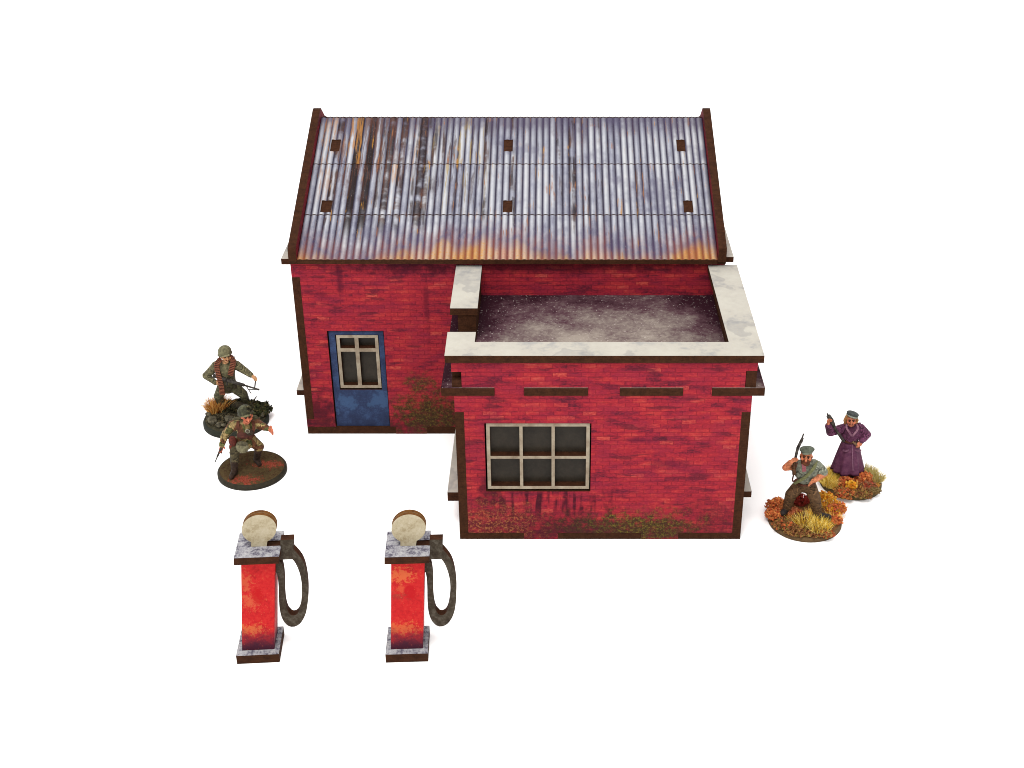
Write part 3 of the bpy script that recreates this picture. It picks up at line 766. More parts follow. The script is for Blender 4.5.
def soil_mat(name, cols, patches=(), patchcol=(150, 80, 66), k=.7):
    m = NT(name, .9, .1); g = m.noise(7, None, 5, .8); h = m.noise(24, None, 3, .7)
    v = m.math('ADD', m.math('MULTIPLY', g, .6), m.math('MULTIPLY', h, .4))
    st = [(.32 + .36 * i / (len(cols) - 1), srgb(c, k)) for i, c in enumerate(cols)]
    c = m.ramp(v, st); X, Y, Z = m.sep()
    for (px_, py_, rx_, ry_) in patches:
        c = m.mix(m.math('MULTIPLY', m.blob(X, Y, px_, py_, rx_, ry_, g, 3.0, .4), .85), c, m.mix(m.mr(h, .4, .6), srgb(patchcol, k), srgb(tuple(max(0, q - 45) for q in patchcol), k)))
    m.col(c); m.bump(v, .08, 1); return m.m

def tuft(name, parent, spots, cols, n, hmin, hmax, spread, wid, seed, lean=.6, k=.75, label=None):
    """static-grass tuft: thin blades fanning out"""
    rnd = random.Random(seed); bm = bmesh.new()
    mats = [flat_paint('blade_tone', c, tuple(max(0, q - 30) for q in c), 20, .7, k) for c in cols]
    for _ in range(n):
        cx, cy, cz, sp = spots[rnd.randrange(len(spots))]
        a = rnd.uniform(0, 2 * math.pi); rr = sp * math.sqrt(rnd.random())
        p = Vector((cx + rr * math.cos(a), cy + rr * math.sin(a), cz - .04))
        b = rnd.uniform(0, 2 * math.pi); ln = rnd.uniform(0, lean) + .5 * rr / max(sp, .01) * lean
        d = Vector((math.cos(a) * ln * .8 + math.cos(b) * .25, math.sin(a) * ln * .8 + math.sin(b) * .25, 1)).normalized()
        L = rnd.uniform(hmin, hmax); s = Vector((math.cos(b), math.sin(b), 0)) * wid * rnd.uniform(.6, 1.3); t = d.cross(s).normalized() * wid
        mid = p + d * L * .55; tip = p + d * L + Vector((d.x, d.y, -.2)) * L * .25
        mi = rnd.randrange(len(mats)); V = [bm.verts.new(q) for q in (p - s, p + s, p + t, mid - s * .7, mid + s * .7, mid + t * .7, tip)]
        for ix in ((0, 1, 4, 3), (1, 2, 5, 4), (2, 0, 3, 5), (3, 4, 6), (4, 5, 6), (5, 3, 6)):
            f = bm.faces.new([V[i] for i in ix]); f.material_index = mi
    return obj(name, bm, mats, parent, label=label)

def clump(name, parent, c, r, cols, n, seed, size=.05, k=1.0, label=None):
    """foam or leaf litter clump: many small crumpled flakes through its volume"""
    rnd = random.Random(seed); bm = bmesh.new(); r = Vector(r)
    mats = [flat_paint('flake_tone', q, tuple(max(0, z - 26) for z in q), 18, .8, k) for q in cols]
    for _ in range(n):
        while True:
            v = Vector([rnd.uniform(-1, 1) for _ in range(3)])
            if v.length <= 1: break
        q = v.normalized() * (v.length ** .45); w_ = 1 + .35 * noise.noise(Vector(q) * 2.3 + Vector((seed, 0, 0)))
        p = Vector(c) + Vector((q.x * r.x, q.y * r.y, abs(q.z) * r.z)) * w_
        s = size * rnd.uniform(.55, 1.4)
        M = Matrix.Translation(p) @ Matrix.Rotation(rnd.uniform(0, 6), 4, Vector([rnd.uniform(-1, 1) for _ in range(3)]).normalized())
        mi = rnd.randrange(len(mats)); t = [bm.verts.new(M @ (Vector(a) * s * rnd.uniform(.7, 1.3))) for a in ((1, 0, -.7), (-1, 0, -.7), (0, 1, .7), (0, -1, .7))]
        for ix in ((0, 1, 2), (0, 3, 1), (0, 2, 3), (1, 3, 2)):
            f = bm.faces.new([t[i] for i in ix]); f.material_index = mi
    return obj(name, bm, mats, parent, label=label)

def rods(name, parent, segs, mat, label=None, flat=1.0):
    """tapered round or flattened bars joined into one small mesh"""
    bm = bmesh.new(); n = 10
    for a, ra, b, rb in segs:
        a, b = Vector(a), Vector(b); d = (b - a); R = Vector((0, 0, 1)).rotation_difference(d).to_matrix(); L = d.length
        A = [bm.verts.new(a + R @ Vector((ra * math.cos(6.2832 * j / n), ra * flat * math.sin(6.2832 * j / n), 0))) for j in range(n)]
        B_ = [bm.verts.new(a + R @ Vector((rb * math.cos(6.2832 * j / n), rb * flat * math.sin(6.2832 * j / n), L))) for j in range(n)]
        for j in range(n): bm.faces.new((A[j], A[(j + 1) % n], B_[(j + 1) % n], B_[j])).smooth = True
        bm.faces.new(list(reversed(A))); bm.faces.new(B_)
    bmesh.ops.recalc_face_normals(bm, faces=bm.faces)
    return obj(name, bm, mat, parent, label=label)

def ribbon(name, parent, pts, width, thick, mats, up=(0, -1, 0), ribs=0, label=None):
    """strap following points, optionally with cartridge ribs across it"""
    bm = bmesh.new(); P = [Vector(p) + Vector((0, -.05, 0)) for p in pts]
    for _ in range(2):
        o = [P[0]]
        for a, b in zip(P, P[1:]): o += [a.lerp(b, .25), a.lerp(b, .75)]
        P = o + [P[-1]]
    up = Vector(up); prev = None
    for i, p in enumerate(P):
        d = (P[min(i + 1, len(P) - 1)] - P[max(i - 1, 0)]).normalized(); s = d.cross(up).normalized(); nn = s.cross(d)
        cur = [bm.verts.new(p + s * width * a + nn * thick * b) for a, b in ((-.5, -.5), (.5, -.5), (.5, .5), (-.5, .5))]
        if prev:
            for j in range(4): bm.faces.new((prev[j], prev[(j + 1) % 4], cur[(j + 1) % 4], cur[j]))
        else: bm.faces.new(list(reversed(cur)))
        prev = cur
    bm.faces.new(prev)
    if ribs:
        tot = 0; acc = 0
        for a, b in zip(P, P[1:]):
            d = b - a; L = d.length; dn = d.normalized(); s = dn.cross(up).normalized(); nn = s.cross(dn); pos = acc
            while pos < L:
                c = a + dn * pos; q0, q1 = c - s * width * .62, c + s * width * .62; R = Vector((0, 0, 1)).rotation_difference(q1 - q0).to_matrix(); n = 7
                for sg in (-1, 1):
                    A = [bm.verts.new(q0 + nn * thick * .35 * sg + R @ Vector((ribs * .36 * math.cos(6.2832 * j / n), ribs * .36 * math.sin(6.2832 * j / n), 0))) for j in range(n)]
                    Bv = [bm.verts.new(q1 + nn * thick * .35 * sg + R @ Vector((ribs * .30 * math.cos(6.2832 * j / n), ribs * .30 * math.sin(6.2832 * j / n), 0))) for j in range(n)]
                    for j in range(n): bm.faces.new((A[j], A[(j + 1) % n], Bv[(j + 1) % n], Bv[j])).material_index = 1 if len(mats) > 1 else 0
                    bm.faces.new(A); bm.faces.new(Bv)
                pos += ribs
            acc = pos - L
    bmesh.ops.recalc_face_normals(bm, faces=bm.faces)
    return obj(name, bm, mats, parent, label=label)

def lump(name, parent, prims, col, voxel=.022, smooth=2, label=None):
    B = Body()
    for q in prims:
        if len(q) == 2: B.ell(q[0], q[1], col)
        elif len(q) == 3: B.ell(q[0], q[1], q[2])
        else: B.cap(*q[:4], q[4] if len(q) > 4 else col)
    for q in B.p: q[1].y -= .05
    o = B.build(name, parent, voxel, smooth)
    if label: o['label'] = label
    return o

GUNMETAL = flat_paint('dark_gunmetal', (46, 42, 40), (92, 86, 78), 10, .42, .7)
WOODGUN = flat_paint('brown_gun_stock', (70, 44, 30), (116, 78, 50), 10, .6, .7)
LEATHER = flat_paint('brown_leather', (70, 38, 28), (112, 64, 46), 12, .6, .7)

# --- rear soldier with machine gun ------------------------------------------
def gunner():
    c0 = atz(236, 418, .12); cx, cy = c0.x, c0.y
    root = empty('person', (cx, cy, GZ), 'painted grey-green soldier with machine gun and red-brown bandoliers, on a rubble and dry grass base', 'miniature figure', 'soldier miniatures left of the station')
    soil = soil_mat('rubble_soil', [(34, 32, 28), (64, 60, 48), (92, 86, 66), (70, 74, 48)])
    rim = flat_paint('dark_green_rim', (38, 42, 36), (58, 60, 50), 8, .7)
    base = disc_base(root, cx, cy, 1.38, .18, soil, rim, .10, 1)
    def A(u, v, d=0.0): return at(u, v, cy + d)
    g = (104, 98, 72); g2 = (84, 80, 58); skin = (196, 146, 104)
    B = Body(); B.g = 1.34
    # feet stand near the back of the base
    Yf = .55
    hipL, hipR = A(223, 387, Yf), A(233.5, 386.5, Yf + .02); kL, kR = A(218.5, 396, Yf - .12), A(243, 394, Yf - .1)
    fL, fR = atz(222, 407, .34), atz(248, 404, .34)
    B.chain([(hipL, .19), (kL, .15), (fL, .095)], g2); B.chain([(hipR, .19), (kR, .15), (fR, .095)], g2)
    B.cap(fL, .095, fL + Vector((-.10, -.26, -.05)), .075, (48, 38, 32)); B.cap(fR, .095, fR + Vector((.16, -.22, -.05)), .075, (48, 38, 32))
    wst = A(228.5, 382, Yf - .02); chest = A(226.5, 369, Yf - .1); nk = A(225.5, 361.5, Yf - .12)
    B.cap(hipL, .17, hipR, .17, g2); B.cap(A(228, 386, Yf), .25, wst, .24, g2); B.cap(wst, .23, chest, .27, g)
    B.cap(A(219, 366.5, Yf - .08), .17, A(233.5, 365.5, Yf - .1), .17, g); B.cap(nk + Vector((0, 0, -.06)), .11, nk + Vector((.02, -.03, .08)), .09, skin)
    B.cap(A(221, 361.8, Yf - .08), .075, A(231, 361.8, Yf - .12), .075, (70, 72, 58))
    # arms
    sL, eL, wL = A(216.5, 365.5, Yf - .05), A(206, 375.8, Yf + .05), A(215.5, 382.5, Yf - .30)
    B.chain([(sL, .15), (eL, .115), (wL, .085)], g); hand(B, wL, A(219, 384.2, Yf - .42) - wL, (.6, -.3, .1), (0, 0, 1), skin)
    sR, eR, wR = A(236, 365, Yf - .08), A(245.5, 371.2, Yf - .30), A(250.8, 375, Yf - .52)
    B.chain([(sR, .15), (eR, .115), (wR, .09)], g); hand(B, wR, A(254, 377, Yf - .6) - wR, (.1, -.2, -1), (1, -.2, -.1), skin, 1.15)
    for p, q in ((sL, eL), (sR, eR), (hipL, kL), (hipR, kR), (eR, wR), (kR, fR)):   # cloth folds
        for t in (.3, .55, .8):
            m_ = p.lerp(q, t); B.cap(m_ + Vector((-.07, -.09, .03)), .028, m_ + Vector((.07, -.10, -.02)), .03, ridge(g))
    hc = A(226.0, 355.6, Yf - .20); face = Vector((.45, -1, .10))
    head(B, hc, face, (0, 0, 1), skin, 1.18)
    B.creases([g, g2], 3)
    body = B.build('body', root, .017, 2)
    # helmet: flared steel shell
    hm = Body(); hh = hc + Vector((-.05, .06, .15)); R = Matrix.Rotation(math.radians(-8), 3, 'Y') @ Matrix.Rotation(math.radians(-2), 3, 'X')
    hm.ell(hh + Vector((0, 0, .02)), Vector((.285, .31, .26)), (116, 112, 84), 0, R); hm.ell(hh + Vector((-.02, .07, -.12)), Vector((.325, .31, .085)), (100, 96, 72), 0, R)
    hm.ell(hh + Vector((.08, -.24, -.06)), Vector((.20, .12, .035)), (136, 130, 100), 0, R)
    hm.build('helmet', body, .02, 2)
    # machine gun
    p0, p1, p2, p3 = A(213.5, 375.6, Yf - .34), A(227, 380.2, Yf - .50), A(244.5, 385.3, Yf - .62), A(257.5, 389.2, Yf - .70)
    gun = rods('machine_gun', root, [(p0, .10, p0.lerp(p1, .45), .06), (p0.lerp(p1, .4), .085, p1, .09), (p1, .078, p2, .07), (p2, .040, p3, .034), (p3, .042, p3 + (p3 - p2).normalized() * .08, .042),
        (p1 + Vector((0, 0, -.02)), .035, p1 + Vector((-.02, -.03, -.24)), .03), (p1 + Vector((.12, -.02, .05)), .03, p1 + Vector((.28, -.02, .03)), .03)], GUNMETAL)
    rods('bipod', gun, [(p2 + Vector((.05, 0, 0)), .022, A(251.2, 393.5, Yf - .62), .018), (A(255.5, 380.5, Yf - .62), .032, A(254.6, 389, Yf - .66), .026), (A(249, 389.4, Yf - .66), .02, A(258.6, 389.6, Yf - .7), .018)], GUNMETAL)
    red = flat_paint('red_brown_cartridges', (124, 64, 48), (176, 112, 82), 16, .5, .7); dk = flat_paint('dark_belt', (56, 30, 26), (80, 44, 36), 12, .7)
    f = Yf - .36
    ribbon('bandolier', root, [A(221, 358.5, f + .15), A(216.8, 362, f), A(217.5, 370, f - .04), A(220, 379, f - .10), A(221.8, 386, f - .12), A(222.6, 393.5, f - .02)], .18, .05, [dk, red], ribs=.075)
    ribbon('bandolier', root, [A(228.5, 357, f + .22), A(232.5, 356.5, f + .08), A(234, 361, f - .02), A(232, 368, f - .06), A(230.5, 375, f - .08)], .18, .05, [dk, red], ribs=.075)
    lump('belt_pouch', root, [(A(229, 388.5, Yf - .26), Vector((.13, .07, .09))), (A(235, 386, Yf - .22), Vector((.10, .07, .10)))], (66, 58, 44))
    rods('belt', root, [(A(221.5, 385.5, Yf - .14), .035, A(228, 387.5, Yf - .25), .035), (A(228, 387.5, Yf - .25), .035, A(236.5, 384.5, Yf - .12), .035)], LEATHER)
    # rubble, log and undergrowth
    grey = flat_paint('grey_rock', (52, 48, 40), (128, 120, 98), 9, .8)
    clump('rubble', base, atz(224, 421, .16), (.72, .50, .16), [(66, 60, 46), (92, 84, 62), (44, 40, 30), (110, 100, 78)], 700, 9, .05)
    def rock(u, v, r, seed):
        bm = bmesh.new(); rn = random.Random(seed); bmesh.ops.create_icosphere(bm, subdivisions=3, radius=r * .85); c = atz(u, v, .36)
        for w_ in bm.verts:
            w_.co *= 1 + .55 * noise.noise(w_.co * 5 + Vector((seed, 0, 0))) + .25 * noise.noise(w_.co * 14); w_.co.z *= .75; w_.co += c
        obj('rock', bm, grey, base)
    for i, (u, v, r) in enumerate(((212, 420, .24), (219, 424.5, .16), (228.5, 419, .21), (208, 414, .13), (224, 425, .12), (238, 420, .2), (258, 421, .16), (262, 414, .14))): rock(u, v, r, i * 7)
    tr = flat_paint('dark_debris', (44, 38, 30), (78, 70, 52), 8, .85)
    L0, L1 = atz(226, 404, .42), atz(262, 410, .45)
    rods('log', base, [(L0, .16, L0.lerp(L1, .5), .19), (L0.lerp(L1, .5), .19, L1, .15), (atz(249, 408, .5), .05, A(256.4, 396.5, Yf - .4), .02), (atz(255, 411, .5), .04, A(251, 402, Yf - .5), .015)], tr)
    clump('undergrowth', base, atz(256, 411, .30), (.62, .6, .36), [(54, 56, 36), (72, 74, 46), (88, 80, 52), (40, 40, 28)], 900, 5, .055)
    clump('undergrowth', base, atz(236, 407, .28), (.75, .45, .30), [(60, 58, 40), (84, 76, 50), (46, 42, 30)], 700, 6, .05)
    t0 = atz(214, 411, .26); t1 = atz(221, 409, .26)
    tuft('grass_tuft', base, [(t0.x, t0.y, t0.z, .26), (t1.x, t1.y, t1.z, .28)], [(222, 164, 84), (188, 120, 54), (236, 192, 120), (140, 84, 40)], 760, .38, .80, .3, .012, 3, .5, 1.45)
gunner()

# --- front soldier in camouflage --------------------------------------------
def camo_soldier():
    c0 = atz(252, 467.5, .12); cx, cy = c0.x, c0.y
    root = empty('person', (cx, cy, GZ), 'painted soldier in camouflage smock striding with one arm thrown out and a pistol held low', 'miniature figure', 'soldier miniatures left of the station')
    pr = atz(243, 479, .2); pl = atz(269, 463.5, .2); pm = atz(256, 470, .2)
    soil = soil_mat('brown_soil', [(48, 32, 26), (84, 62, 44), (104, 88, 58), (72, 58, 40)], [(pr.x - cx, pr.y - cy, .62, .30), (pl.x - cx, pl.y - cy, .62, .26)], (190, 96, 78))
    rim = flat_paint('dark_olive_rim', (48, 44, 34), (66, 60, 46), 6, .7)
    base = disc_base(root, cx, cy, 1.37, .12, soil, rim, .06, 2)
    def A(u, v, d=0.0): return at(u, v, cy + d)
    skin = (204, 118, 88); tr = (78, 74, 52); boot = (54, 40, 32)
    B = Body(); B.g = 1.2
    hipL, kL, fL = A(238, 443, -.05), A(234.5, 453, -.35), atz(234.5, 471, .30)
    hipR, kR, fR = A(250.5, 440, .05), A(259, 446.5, .12), atz(256.5, 459.5, .30)
    B.chain([(hipL, .21), (kL, .165), (kL.lerp(fL, .55), .125)], (78, 70, 50)); B.chain([(kL.lerp(fL, .5), .135), (fL, .105)], boot)
    B.cap(fL, .115, fL + Vector((-.06, -.34, -.06)), .085, boot); B.cap(fL + Vector((0, .1, -.05)), .09, fL, .11, boot)
    B.chain([(hipR, .21), (kR, .17)], camo); B.chain([(kR, .165), (kR.lerp(fR, .45), .12)], (72, 52, 44)); B.chain([(kR.lerp(fR, .4), .13), (fR, .10)], boot)
    B.cap(fR, .11, fR + Vector((.16, -.26, -.06)), .085, boot)
    wst, chest = A(244, 438, -.08), A(245.5, 427.5, -.18)
    B.cap(hipL + Vector((0, 0, .05)), .20, hipR + Vector((0, 0, .05)), .20, camo); B.cap(A(244.5, 443, -.04), .26, wst, .25, camo); B.cap(wst, .24, chest, .27, camo)
    B.cap(A(236.5, 425.5, -.12), .17, A(254, 424.5, -.16), .17, camo)
    B.cap(A(246, 423.5, -.24), .11, A(247, 418, -.3), .09, skin)
    sL, eL, wL = A(233, 425, -.08), A(224.6, 435.8, -.12), A(221.8, 445.2, -.35)
    B.chain([(sL, .165), (eL, .13), (wL, .095)], camo); hand(B, wL, A(221, 449.5, -.42) - wL, (-.2, -.6, -.6), (1, 0, .2), (186, 100, 78))
    sR, eR, wR = A(257, 424, -.14), A(263.5, 426.5, -.30), A(268.2, 428.6, -.46)
    B.chain([(sR, .165), (eR, .125), (wR, .09)], camo); hand(B, wR, A(272.5, 431, -.60) - wR, (.4, -.9, -.4), (.1, .2, 1), skin, 1.25)
    for p, q in ((sL, eL), (eL, wL), (sR, eR), (hipL, kL), (hipR, kR)):
        for t in (.25, .5, .78):
            m_ = p.lerp(q, t); B.cap(m_ + Vector((-.08, -.09, .03)), .03, m_ + Vector((.08, -.11, -.02)), .032, ridge(camo))
    hc = A(246.8, 415.8, -.36); face = Vector((.42, -1, .0))
    head(B, hc, face, (0, 0, 1), skin, 1.18)
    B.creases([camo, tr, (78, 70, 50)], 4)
    body = B.build('body', root, .017, 2)
    R = Matrix.Rotation(math.radians(-8), 3, 'Y') @ Matrix.Rotation(math.radians(-8), 3, 'X')
    hh = hc + Vector((-.07, .06, .16)); hm = Body()
    hm.ell(hh + Vector((0, 0, .02)), Vector((.285, .31, .25)), dapple((84, 84, 62), (62, 62, 46)), 0, R); hm.ell(hh + Vector((0, .06, -.12)), Vector((.32, .31, .085)), (74, 72, 54), 0, R); hm.ell(hh + Vector((.07, -.24, -.06)), Vector((.20, .12, .035)), (112, 108, 80), 0, R)
    hel = hm.build('helmet', body, .02, 2)
    clump('helmet_leaves', hel, hh + Vector((.15, -.08, .10)), (.16, .14, .16), [(66, 64, 44), (120, 112, 84), (44, 40, 30)], 110, 8, .035)
    pk, pb, pc = A(219.6, 451.5, -.46), A(217.2, 457, -.55), A(214.8, 462.6, -.64)
    rods('pistol', root, [(A(221.6, 447.5, -.44), .05, pk, .045), (pk, .045, pb, .036), (pb, .024, pc, .020), (pk, .035, pk + Vector((.10, -.03, -.06)), .03)], GUNMETAL)
    ribbon('shoulder_strap', root, [A(238.5, 420.5, -.18), A(238, 425, -.36), A(240, 432, -.42), A(242, 438, -.38)], .12, .03, [LEATHER])
    ribbon('shoulder_strap', root, [A(253, 420.5, -.22), A(254.5, 426, -.38), A(253, 432, -.42), A(250, 438, -.36)], .12, .03, [LEATHER])
    lump('chest_pack', root, [(A(243.5, 434.5, -.40), Vector((.26, .09, .17)), (84, 46, 38)), (A(250, 431.5, -.42), Vector((.16, .09, .15)), (60, 48, 38))], (84, 46, 38))
    lump('canteen', root, [(A(247.8, 430.6, -.53), Vector((.10, .05, .10)), (150, 146, 126)), (A(247.8, 430.6, -.585), Vector((.055, .03, .055)), (76, 66, 54))], (150, 146, 126))
    lump('satchel', root, [(A(233, 440.5, -.26), Vector((.17, .12, .24)), (92, 42, 34)), (A(231.6, 447, -.2), Vector((.09, .08, .2)), (124, 56, 42))], (92, 42, 34))
    lump('belt_bag', root, [(A(242.5, 446.5, -.48), Vector((.26, .11, .28)), (120, 114, 88)), (A(242.5, 442.8, -.54), Vector((.23, .08, .09)), (84, 78, 60))], (110, 104, 80))
    bm = bmesh.new(); lt = flat_paint('pale_straps', (168, 160, 136), (128, 118, 96), 12, .6)
    for u in (238.4, 242.2, 246):
        p = A(u, 446.5, -.60); bx(bm, p.x - .025, p.x + .025, p.y, p.y + .04, p.z - .19, p.z + .16)
    obj('bag_straps', bm, lt, root)
    lump('bedroll', root, [(A(235.5, 419.5, .12), .12, A(255, 418, .10), .12, (84, 78, 56))], (84, 78, 56))
    rods('slung_shovel', root, [(A(258.5, 418, .2), .06, A(260, 430, .1), .05)], WOODGUN)
camo_soldier()

# --- bearded man with rifle ---------------------------------------------------
AUT = [(214, 112, 66), (186, 88, 54), (232, 146, 84), (204, 130, 80)]; GOLD = [(240, 168, 48), (226, 140, 46), (248, 194, 84)]; STRAW = [(232, 204, 104), (208, 176, 80), (246, 226, 142), (176, 144, 62)]; MOSSY = [(150, 100, 64), (112, 72, 46), (176, 128, 78), (150, 130, 70)]
def man():
    c0 = atz(805, 517, .1); cx, cy = c0.x, c0.y
    root = empty('person', (cx, cy, GZ), 'painted bearded man in flat cap and brown trousers, rifle over his shoulder, hand on hip', 'miniature figure', 'civilian miniatures right of the station')
    soil = soil_mat('leafy_soil', [(74, 46, 34), (118, 76, 48), (150, 104, 66), (104, 84, 50)])
    rim = flat_paint('earth_rim', (104, 80, 54), (134, 106, 72), 6, .8)
    base = disc_base(root, cx, cy, 1.38, .08, soil, rim, .09, 3)
    def A(u, v, d=0.0): return at(u, v, cy + d)
    skin = (196, 120, 84); sh = (128, 130, 114); tr = (92, 68, 46); boot = (50, 44, 42)
    B = Body(); B.g = 1.2
    hipL, kL, fL = A(799.5, 485.5, .1), A(791, 494.5, .0), atz(786.5, 508.5, .38)
    hipR, kR, fR = A(810, 486.5, .05), A(815, 498.5, -.25), atz(817.5, 514, .38)
    B.chain([(hipL, .21), (kL, .185), (fL, .13)], tr); B.chain([(hipR, .21), (kR, .185), (fR, .135)], tr)
    B.cap(fL + Vector((0, 0, -.04)), .10, fL + Vector((-.17, -.24, -.04)), .10, boot); B.cap(fL + Vector((0, 0, -.03)), .11, fL + Vector((0, .02, .0)), .11, boot)
    B.cap(fR + Vector((0, 0, -.04)), .11, fR + Vector((.36, -.20, -.02)), .115, boot)
    wst, chest = A(804.5, 479.5, .02), A(806, 467.5, -.06)
    B.cap(hipL, .20, hipR, .20, tr); B.cap(A(805, 485, .05), .25, A(804.5, 481, .03), .25, tr); B.cap(wst, .24, chest, .27, sh)
    B.cap(A(798.5, 465.2, -.05), .175, A(814, 464.6, -.05), .175, sh); B.cap(A(800.5, 473, -.06), .19, A(811.5, 472, -.06), .19, sh); B.cap(A(806.3, 463, -.1), .11, A(806.3, 458, -.14), .10, skin)
    sL, eL, wL = A(796.5, 465.8, -.05), A(785.5, 467.6, -.28), A(790.4, 462.2, -.46)
    B.cap(sL, .15, sL.lerp(eL, .35), .14, sh); B.chain([(sL.lerp(eL, .3), .115), (eL, .105), (wL, .08)], skin); hand(B, wL, A(793.6, 460, -.5) - wL, (.6, -.5, .2), (-.1, -.3, 1), skin, 1.15)
    sR, eR, wR = A(817, 465.5, -.02), A(824.5, 473.5, -.05), A(815, 480, -.30)
    B.cap(sR, .16, sR.lerp(eR, .8), .15, sh); B.chain([(sR.lerp(eR, .6), .10), (eR, .105), (wR, .085)], skin); hand(B, wR, A(811, 482.5, -.36) - wR, (-.5, -.3, -.6), (0, -.3, 1), skin, 1.1)
    for p, q, cc in ((hipL, kL, tr), (hipR, kR, tr), (kL, fL, tr), (kR, fR, tr), (wst, chest, sh)):
        for t in (.2, .5, .8):
            m_ = p.lerp(q, t); B.cap(m_ + Vector((-.09, -.12, .04)), .03, m_ + Vector((.08, -.14, -.03)), .032, ridge(cc))
    hc = A(806.3, 455.6, -.22)
    head(B, hc, (-.2, -1, .14), (0, 0, 1), skin, 1.22, (70, 40, 26), (92, 52, 32))
    B.ell(hc + Vector((.02, .12, .02)), Vector((.21, .17, .23)), (96, 58, 38))
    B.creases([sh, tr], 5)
    body = B.build('body', root, .017, 2)
    cp = Body(); R = Matrix.Rotation(math.radians(-4), 3, 'Y') @ Matrix.Rotation(math.radians(-6), 3, 'X'); hh = hc + Vector((.02, .07, .225))
    cp.ell(hh, Vector((.28, .27, .08)), (92, 98, 84), 0, R); cp.ell(hh + Vector((0, 0, -.06)), Vector((.24, .25, .07)), (96, 98, 86), 0, R); cp.ell(hh + Vector((-.04, -.24, -.03)), Vector((.19, .09, .03)), (104, 108, 94), 0, R)
    cp.build('flat_cap', body, .018, 1)
    ribbon('neckerchief', root, [A(803.2, 463, -.36), A(803.8, 466, -.42), A(804.0, 470.5, -.42)], .14, .05, [flat_paint('pink_scarf', (146, 74, 84), (176, 108, 112), 14, .6)])
    ribbon('shoulder_strap', root, [A(817, 461, -.02), A(815.8, 463.5, -.24), A(812, 469.5, -.40), A(805, 477, -.38), A(797.5, 481, -.26), A(794, 483, -.1)], .12, .035, [flat_paint('olive_strap', (106, 108, 70), (140, 138, 96), 14, .7)])
    ribbon('rifle_sling', root, [A(797, 462, -.34), A(793.8, 472, -.3), A(791.5, 482, -.2), A(797, 478, -.36)], .05, .03, [LEATHER])
    g0, g1, g2, g3 = A(803.6, 433.6, .02), A(801.6, 440, -.04), A(797.6, 448.5, -.14), A(794.8, 461, -.34)
    rf = rods('rifle', root, [(g0, .026, g1, .03), (g1, .055, g2, .062), (g2, .055, g3, .048), (g1 + Vector((.02, -.03, .10)), .05, g1 + Vector((-.02, -.03, -.06)), .06)], GUNMETAL)
    rods('rifle_stock', rf, [(g3, .05, A(793.6, 468, -.40), .06), (A(793.6, 468, -.40), .06, A(794.2, 474, -.36), .075)], WOODGUN)
    ribbon('belt', root, [A(796.5, 482.8, .0), A(800, 484.4, -.2), A(806, 485, -.26), A(812, 484, -.2), A(815, 482.5, 0)], .07, .03, [LEATHER])
    z = .16
    def C(u, v, rx_, rz_, cols, n, sd, nm='foliage_clump'): clump(nm, base, atz(u, v, z), (rx_, rx_ * .85, rz_), cols, n, sd, .048)
    C(777, 507, .42, .36, AUT, 480, 1); C(774, 516, .34, .26, AUT, 340, 2); C(800.5, 502, .34, .34, [(168, 62, 50), (140, 50, 42)], 300, 3); C(794, 514, .30, .24, [(206, 128, 90), (180, 100, 66)], 260, 4)
    C(825, 501, .40, .34, GOLD, 420, 5); C(836, 511, .36, .34, AUT + GOLD[:1], 460, 6); C(784, 525, .42, .16, MOSSY + AUT[:1], 420, 7); C(796, 531, .42, .12, MOSSY, 320, 28); C(826, 534, .3, .12, MOSSY + AUT[1:2], 240, 29); C(801, 520, .40, .2, MOSSY, 320, 8); C(836, 521, .25, .16, AUT, 180, 9); C(812, 531, .45, .10, MOSSY, 240, 10)
    t0, t1 = atz(806, 526, .1), atz(819, 531, .1)
    tuft('grass_tuft', base, [(atz(u, v, .1).x, atz(u, v, .1).y, .12, .26) for u, v in ((834, 519), (828, 509), (796, 522), (812, 517))], [(248, 190, 80), (240, 160, 66), (250, 214, 120)], 420, .18, .4, .3, .012, 50, .6, 1.5)
    tuft('grass_tuft', base, [(t0.x, t0.y, .2, .36), (t1.x, t1.y, .2, .36)], STRAW + [(226, 180, 60)], 560, .22, .5, .3, .011, 12, .6, 1.6)
    tuft('grass_tuft', base, [(atz(838, 510, .2).x, atz(838, 510, .2).y, .2, .26)], [(206, 120, 66), (226, 160, 90)], 140, .2, .4, .3, .011, 13, .6, 1.4)
man()

